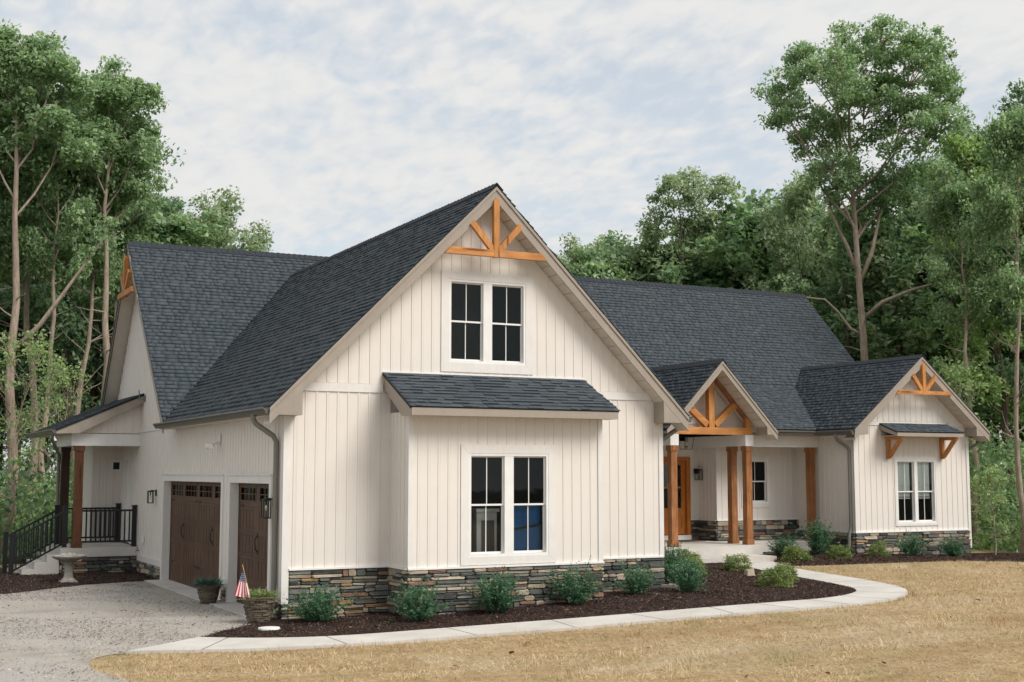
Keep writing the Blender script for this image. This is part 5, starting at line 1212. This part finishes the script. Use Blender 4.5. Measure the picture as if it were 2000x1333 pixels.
# bird bath
e = empty('bird_bath', (-2.15, 9.95, ground(-2, 10) + .0)); tag(e, 'weathered concrete bird bath with scalloped bowl on a fluted pedestal', 'bird bath')
mb = MB(); mb.box(-.19, .19, -.19, .19, 0, .07); mb.lathe([(.17, .07), (.165, .10), (.12, .13), (.105, .16)], 20); mb.build('base', M['cast'], e)
mb = MB(); mb.lathe([(.105, .14), (.092, .22), (.088, .40), (.10, .48), (.15, .52)], 40, wob=lambda q, z: .07 * math.cos(q * 10)); mb.build('pedestal', M['cast'], e, True)
mb = MB(); mb.lathe([(.08, .50), (.20, .545), (.33, .60), (.39, .65), (.385, .675), (.35, .66), (.25, .61), (.10, .585), (.001, .58)], 60, wob=lambda q, z: (.07 * abs(math.sin(q * 6.5)) - .03) * max(0, (z - .52) / .13)); mb.build('bowl', M['cast'], e, True)
mb = MB()
for i in range(5): a = i * 1.2; mb.lathe([(.001, .60), (.07, .61), (.085, .65), (.06, .70), (.001, .72)], 10, c=(.12 * math.cos(a), .08 * math.sin(a) + .06, .01 * (i % 2)), wob=lambda q, z: .15 * math.sin(q * 4))
mb.build('shell_ornament', M['cast'], e, True)

# utility lid, rock, splash block, mat, blue bin
lq = [(.001, .03), (.12, .035), (.155, .03), (.16, .0)]
mb = MB(); mb.lathe(lq, 24); o = mb.build('utility_lid', M['white'], None, False, (-.62, -1.30, ground(-.6, -1.3) + .045)); o.scale = (1.15, 1, 1); tag(o, 'round white utility lid lying in the mulch by the path', 'lid')
rg = random.Random(5); mb = MB(); mb.hexa([(-.11, -.08, 0), (.09, -.10, 0), (.12, .08, 0), (-.08, .1, 0), (-.09, -.07, .14), (.07, -.08, .19), (.10, .06, .17), (-.07, .08, .13)]); o = mb.build('rock', STONE[5], None, False, (11.29, 1.35, ground(11.3, 1.35) + .02)); tag(o, 'pale tan rock standing in the mulch between the small shrubs', 'rock')
mb = MB(); mb.hexa([(-.10, -.24, 0), (.10, -.24, 0), (.15, .24, 0), (-.15, .24, 0), (-.10, -.24, .03), (.10, -.24, .03), (.15, .24, .07), (-.15, .24, .07)]); mb.box(-.15, -.12, -.2, .2, .03, .085); mb.box(.12, .15, -.2, .2, .03, .085)
o = mb.build('splash_block', M['concrete'], None, False, (8.15, -.25, ground(8.1, -.2) + .03)); o.rotation_euler = (0, 0, R(200)); tag(o, 'small white splash block on the mulch at the garage corner downspout', 'splash block')
mb = MB(); mb.box(13.85, 14.9, 8.0, 8.55, .702, .722); tag(mb.build('door_mat', M['mat']), 'brown door mat on the porch slab before the front door', 'door mat')
e = empty('storage_bin', (23.5, 7.0, ground(23.5, 7.0) - .05)); e.scale = (.75, .75, .75); tag(e, 'blue plastic bin on a white stand behind the wing corner', 'bin')
mb = MB(); mb.hexa([(-.30, -.22, .22), (.30, -.22, .22), (.30, .22, .22), (-.30, .22, .22), (-.36, -.27, .62), (.36, -.27, .62), (.36, .27, .62), (-.36, .27, .62)]); mb.build('tub', M['blue'], e)
mb = MB(); mb.box(-.38, .38, -.29, .29, .622, .66); mb.build('lid', M['blue'], e)
for sx in (-.28, .28):
    for sy in (-.2, .2): mb = MB(); mb.box(sx - .02, sx + .02, sy - .02, sy + .02, 0, .219); mb.build('leg', M['white'], e)
# things seen behind the bay window
e = empty('storage_tote', (4.20, -.55, .05)); tag(e, 'blue covered bundle standing behind the right pane of the bay window', 'storage')
mb = MB(); mb.hexa([(.0, -.2, 0), (.62, -.2, 0), (.62, .3, 0), (.0, .3, 0), (.03, -.17, 2.0), (.60, -.19, 2.03), (.60, .3, 2.0), (.03, .3, 2.0)]); mb.build('wrap', M['blue'], e)
mb = MB(); mb.hexa([(.0, -.215, 1.52), (.63, -.215, 1.60), (.63, -.206, 1.60), (.0, -.206, 1.52), (.0, -.215, 1.56), (.63, -.215, 1.64), (.63, -.206, 1.64), (.0, -.206, 1.56)]); mb.build('strap', M['black'], e)
e = empty('cabinet', (3.60, -.5, .05)); tag(e, 'white cabinet with a glazed door behind the left pane of the bay window', 'cabinet')
mb = MB(); mb.box(.0, .42, .05, .40, 0, 1.86); mb.box(-.03, .45, .0, .42, 1.86, 1.92); mb.build('body', M['trim'], e)
mb = MB(); mb.box(.10, .36, .03, .049, .3, 1.70); mb.build('glazed_door', M['int'], e)

# lanterns and lamps
def lantern(fr, u, z, h, w_, label, name='wall_lantern'):
    e = empty(name); N = fr.N
    mb = MB(); fbox(mb, fr, u - .055, u + .055, z + h * .62, z + h * 1.12, .026, .05); mb.build('back_plate', M['black'], e)
    c = .05 + .06 + w_ / 2
    mb = MB(); mb.tube([fr.P(u, z + h * 1.0, .05), fr.P(u, z + h * 1.06, .10), fr.P(u, z + h * 1.06, c), fr.P(u, z + h * .98, c)], .012, 6); mb.build('arm', M['black'], e)
    mb = MB(); q = w_ / 2
    for a in (-q, q):
        for b in (-q, q): fbox(mb, fr, u + a - .008, u + a + .008, z, z + h, c + b - .008, c + b + .008)
    for zz in (z, z + h - .02):
        for a in (-q, q): fbox(mb, fr, u + a - .007, u + a + .007, zz, zz + .02, c - q + .009, c + q - .009); fbox(mb, fr, u - q + .009, u + q - .009, zz, zz + .02, c + a - .007, c + a + .007)
    mb.build('cage', M['black'], e)
    mb = MB(); fbox(mb, fr, u - q - .004, u + q + .004, z + h, z + h + .014, c - q - .004, c + q + .004); mb.build('top', M['black'], e)
    for (a0, a1, b0, b1) in ((-q, q, q, q), (-q, q, -q, -q)):
        mb = MB(); mb.poly([fr.P(u + a0 + .01, z + .02, c + b0), fr.P(u + a1 - .01, z + .02, c + b1), fr.P(u + a1 - .01, z + h - .02, c + b1), fr.P(u + a0 + .01, z + h - .02, c + b0)]); mb.build('pane', M['glass'], e)
    mb = MB(); mb.tube([fr.P(u, z + h, c), fr.P(u, z + h - .10, c)], .014, 6); mb.build('socket', M['black'], e)
    mb = MB(); mb.tube([fr.P(u, z + h - .101, c), fr.P(u, z + h - .14, c), fr.P(u, z + h - .2, c)], [.012, .022, .008], 8); mb.build('bulb', M['bulb'], e, True)
    tag(e, label, 'lantern', 'black wall lanterns')
lantern(FS, -10.5, 1.88, .30, .12, 'black wall lantern left of the wide garage door')
lantern(FS, -.50, 1.82, .34, .13, 'black wall lantern between the narrow garage door and the corner downspout')
lantern(FD, 15.12, 2.42, .30, .15, 'black wall lantern right of the orange front door')
e = empty('pendant_lantern', (13.7, 7.23, 3.28)); tag(e, 'black pendant lantern with pitched top hanging in the entry gable', 'lantern')
mb = MB(); b_, t2 = .115, .155
for a in (-1, 1):
    for b in (-1, 1): mb.tube([(a * b_, b * b_, 0), (a * t2, b * t2, .34)], .008, 4)
    mb.bar((a * b_, -b_, .006), (a * b_, b_, .006), .014, .014); mb.bar((-b_, a * b_, .006), (b_, a * b_, .006), .014, .014)
    mb.bar((a * t2, -t2, .34), (a * t2, t2, .34), .014, .014); mb.bar((-t2, a * t2, .34), (t2, a * t2, .34), .014, .014)
mb.build('cage', M['black'], e)
mb = MB(); q = t2 + .015
for k_ in range(4):
    A = [(-q, -q), (q, -q), (q, q), (-q, q)]; a, b = A[k_], A[(k_ + 1) % 4]; mb.poly([(a[0], a[1], .348), (b[0], b[1], .348), (.02, 0, .43)])
mb.build('hood', M['black'], e)
mb = MB(); mb.tube([(0, 0, .42), (0, 0, .42 + 1.3)], .007, 6); mb.build('stem', M['black'], e)
for i in range(3): a = i * 2.09; mb = MB(); mb.tube([(.04 * math.cos(a), .04 * math.sin(a), .08), (.04 * math.cos(a), .04 * math.sin(a), .20)], .011, 6); mb.build('candle', M['bulb'], e)
mb = MB(); mb.tube([(0, 0, .03), (0, 0, .34)], .01, 6); mb.lathe([(.001, .06), (.055, .07), (.05, .085), (.001, .085)], 10); mb.build('candle_holder', M['black'], e)
e = empty('flood_light'); tag(e, 'white twin-head floodlight high on the garage wall between the doors', 'floodlight')
mb = MB(); fbox(mb, FS, -4.50, -4.36, 3.26, 3.44, .026, .05); fbox(mb, FS, -4.47, -4.39, 3.22, 3.30, .05, .10); mb.build('mount', M['white'], e)
for du in (-.10, .12):
    a = FS.P(-4.43, 3.27, .09); b = FS.P(-4.43 + du, 3.22, .20); mb = MB(); mb.tube([a, b], .014, 6); d = (FS.P(-4.43 + du * 2.4, 3.14, .34) - b).normalized()
    mb.tube([b - d * .03, b + d * .02, b + d * .10, b + d * .11], [.03, .05, .058, .05], 10); mb.build('lamp_head', M['white'], e)
e = empty('dish_mount'); tag(e, 'small bent metal dish mount on the gable wall above the porch roof', 'mount')
mb = MB(); fbox(mb, FS, -12.30, -12.16, 4.50, 4.68, .026, .036); mb.build('plate', M['spout'], e)
mb = MB(); mb.tube([FS.P(-12.23, 4.55, .03), FS.P(-12.23, 4.55, .16), FS.P(-12.15, 4.80, .20)], .016, 6); mb.build('arm', M['spout'], e)
e = empty('outlet_box'); tag(e, 'white weatherproof outlet box low on the garage wall', 'outlet box')
mb = MB(); fbox(mb, FS, -11.96, -11.84, .84, 1.0, .026, .09); mb.build('cover', M['white'], e); mb = MB(); fbox(mb, FS, -11.93, -11.87, .74, .84, .026, .05); mb.build('conduit', M['white'], e)
e = empty('hose_tap'); tag(e, 'metal hose tap beside the porch slab on the garage wall', 'tap')
mb = MB(); mb.tube([FS.P(-12.35, .62, .03), FS.P(-12.35, .62, .12), FS.P(-12.35, .57, .14)], .014, 6); mb.build('spout', M['spout'], e); mb = MB(); mb.tube([FS.P(-12.35, .62, .09), FS.P(-12.35, .67, .09)], .008, 5); mb.tube([FS.P(-12.35, .67, .09), FS.P(-12.35, .68, .09)], .03, 8); mb.build('handle', M['spout'], e)
e = empty('meter_box'); tag(e, 'small white framed vent box on the porch end wall', 'vent'); FE = Fr((0, 15.4, 0), (1, 0, 0))
mb = MB()
for a, b, c, d in ((-.28, -.23, 2.68, 2.98), (-.05, .0, 2.68, 2.98), (-.23, -.05, 2.68, 2.73), (-.23, -.05, 2.93, 2.98)): fbox(mb, FE, a, b, c, d, .027, .07)
mb.build('frame', M['white'], e); mb = MB(); fbox(mb, FE, -.23, -.05, 2.73, 2.93, .027, .04); mb.build('louvre', M['screen'], e)

# porch railings
def railing(name, label, a, b, h=.92, posts=(1, 1), foot=.06, gap=.115, sub_z=0.0):
    """rail between floor points a and b"""
    e = empty(name); a, b = Vector(a), Vector(b); d = b - a; L = Vector((d.x, d.y, 0)).length
    for p, on in ((a, posts[0]), (b, posts[1])):
        if on:
            mb = MB(); mb.box(p.x - .055, p.x + .055, p.y - .055, p.y + .055, p.z - .02, p.z + h + .10); mb.build('post', M['black'], e)
            mb = MB(); mb.box(p.x - .068, p.x + .068, p.y - .068, p.y + .068, p.z + h + .101, p.z + h + .135); mb.build('post_cap', M['black'], e)
    mb = MB(); mb.bar(a + Z * h, b + Z * h, .065, .05); mb.build('top_rail', M['black'], e)
    mb = MB(); mb.bar(a + Z * (foot + .03), b + Z * (foot + .03), .045, .045); mb.build('bottom_rail', M['black'], e)
    n = int(L / gap)
    for i in range(1, n):
        p = a + d * (i / n); mb = MB(); mb.box(p.x - .017, p.x + .017, p.y - .017, p.y + .017, p.z + foot + .04, p.z + h - .02); mb.build('baluster', M['black'], e)
    tag(e, label, 'railing', 'black railings of the back porch')
railing('porch_railing', 'black railing along the front edge of the back porch', (-1.44, PYF + .10, .70), (-.10, PYF + .10, .70), .95, (0, 1), .12)
railing('porch_railing', 'black railing along the far edge of the back porch', (-1.44, 15.1, .70), (-.10, 15.1, .70), .95, (0, 1), .12)
railing('stair_railing', 'black sloping railing on the near side of the porch steps', (-3.12, PYF + .12, .05), (-1.85, PYF + .12, .74), .90, (1, 1))
railing('stair_railing', 'black sloping railing on the far side of the porch steps', (-3.12, 14.25, .05), (-1.85, 14.25, .74), .90, (1, 1))

# ------------------------------------------------------------------ ground covers
def in_poly(px, py, poly):
    c = np.zeros(len(px), bool); n = len(poly)
    for i in range(n):
        x1, y1 = poly[i]; x2, y2 = poly[(i + 1) % n]
        if y1 == y2: continue
        m = ((y1 > py) != (y2 > py)) & (px < (x2 - x1) * (py - y1) / (y2 - y1) + x1); c ^= m
    return c
gvec = np.vectorize(ground)
PATH = so + si[::-1]; WBED = RB + [(28.5, 6), (24, 7.5), (18.3, 7.5), (18.3, 8.2), (14.9, 8.2), (14.9, 4.9)]
ng = np.random.default_rng(12)
def blades(n, x0, x1, y0, y1, ln, wd, flat, mats, name, label, cat, keep, dz=0.0, mi=None):
    x = ng.uniform(x0, x1, n); y = ng.uniform(y0, y1, n); k = keep(x, y); x, y = x[k], y[k]; n = len(x)
    z = gvec(x, y) + dz; az = ng.uniform(0, 6.28, n); cl_ = np.clip(np.sin(x * 2.1 + np.sin(y * 1.3) * 2) * np.sin(y * 2.9 + np.sin(x * 1.1) * 2) + .5 * np.sin(x * 6.3 + y * 2) * np.sin(y * 7.1 - x), 0, 1.5); el = np.abs(ng.normal(0, 1, n)) * flat * (1 + 1.6 * cl_); L = ng.uniform(ln[0], ln[1], n); W_ = ng.uniform(wd[0], wd[1], n)
    d = np.stack([np.cos(az) * np.cos(el), np.sin(az) * np.cos(el), np.sin(el)], 1); s_ = np.stack([-np.sin(az), np.cos(az), np.zeros(n)], 1)
    b = np.stack([x, y, z], 1); b[:, 2] += ng.uniform(0, .012, n)
    v = np.stack([b - s_ * W_[:, None] / 2, b + s_ * W_[:, None] / 2, b + d * L[:, None]], 1)
    o = link(name, quads_mesh(name, v, mats, ng.choice(mi, n) if mi is not None else None, k=3)); tag(o, label, cat, kind='stuff'); return o
def lawn_ok(x, y):
    d = np.full(len(x), 9.0)
    for p in DL[::2]: d = np.minimum(d, np.hypot(x - p[0], y - p[1]))
    fr_ = d < np.abs(ng.normal(0, .28, len(x))) + .05
    x = x + ng.normal(0, .035, len(x)); y = y + ng.normal(0, .035, len(y))
    return ~(in_poly(x, y, PATH) | in_poly(x, y, bed) | (in_poly(x, y, drive) & ~fr_) | in_poly(x, y, WBED)) & (y < 3.2)
blades(520000, -5, 27, -13.5, 3, (.05, .15), (.004, .009), .22, [M['straw']], 'dry_grass', 'dry straw-coloured grass covering the lawn', 'grass', lawn_ok)
def near_path(x, y):
    d = np.full(len(x), 9.0)
    for p in so[::2]: d = np.minimum(d, np.hypot(x - p[0], y - p[1]))
    pt = np.sin(x * 1.3 + y * .7) * np.sin(y * 1.9 - x * .4) + .5 * np.sin(x * 3.1) * np.sin(y * 2.7)
    return lawn_ok(x, y) & ((d < ng.uniform(0, .30, len(x))) | ((pt > .78) & (ng.random(len(x)) < .22)))
blades(190000, -5, 24, -13, 3, (.04, .12), (.004, .008), .75, [M['grass']], 'green_grass', 'thin green grass along the path edge and in patches of the lawn', 'grass', near_path)
def bed_ok(x, y): return (in_poly(x, y, bed) | in_poly(x, y, WBED) | in_poly(x, y, LB + [(.06, 13), (-3, 13.6), (-5, 14.5), (-9, 13.5)])) & ~((x > 0) & (x < 8) & (y > -.0)) & ~((x > 2) & (x < 6.03) & (y > -.9))
def chips(n, x0, x1, y0, y1, ln, wd, mat, name, label, cat, keep, dz):
    x = ng.uniform(x0, x1, n); y = ng.uniform(y0, y1, n); k = keep(x, y); x, y = x[k], y[k]; n = len(x)
    c = np.stack([x, y, gvec(x, y) + dz + ng.uniform(0, .02, n)], 1); q = leaf_quads(c, ln, wd, ng, 1.6)
    q[..., 2] = c[:, None, 2] + (q[..., 2] - c[:, None, 2]) * .55
    o = link(name, quads_mesh(name, q, mat)); tag(o, label, cat, kind='stuff')
chips(90000, -2, 14, -3.6, 5, .055, .02, M['chip'], 'mulch_chips', 'dark brown shredded mulch in the planting bed', 'mulch', bed_ok, .035)
chips(50000, 13.5, 25, 1, 7, .06, .024, M['chip'], 'wing_mulch_chips', 'dark brown shredded mulch in the bed before the wing', 'mulch', bed_ok, .035)
chips(9000, -5, 0, 7.5, 12.7, .06, .024, M['chip'], 'porch_mulch_chips', 'dark mulch in the bed below the back porch', 'mulch', bed_ok, .04)
def drive_ok(x, y):
    pt = np.sin(x * .9 + 1.3) * np.sin(y * .8 + x * .5) + .6 * np.sin(x * 2.3 + y * 1.1) * np.sin(y * 1.7)
    return in_poly(x, y, drive) & ~in_poly(x, y, PATH) & (x < -.4) & (ng.random(len(x)) < np.clip(.35 + .55 * pt, .06, 1))
chips(120000, -8, 0, -9, 10.5, .032, .022, M['pebble'], 'gravel', 'loose grey gravel strewn over the driveway', 'gravel', drive_ok, .012)
chips(5000, -8, 0, -9, 10.5, .06, .045, M['pebble'], 'coarse_gravel', 'coarser stones mixed into the driveway gravel', 'gravel', drive_ok, .012)
chips(160, -4, 24, -12, 2, .10, .07, M['deadleaf'], 'fallen_leaves', 'scattered brown fallen leaves on the lawn and beds', 'leaves', lambda x, y: ~in_poly(x, y, PATH), .03)
print('objects', len(bpy.data.objects), 'tris', sum(len(m.loops) - 2 * len(m.polygons) for m in bpy.data.meshes))
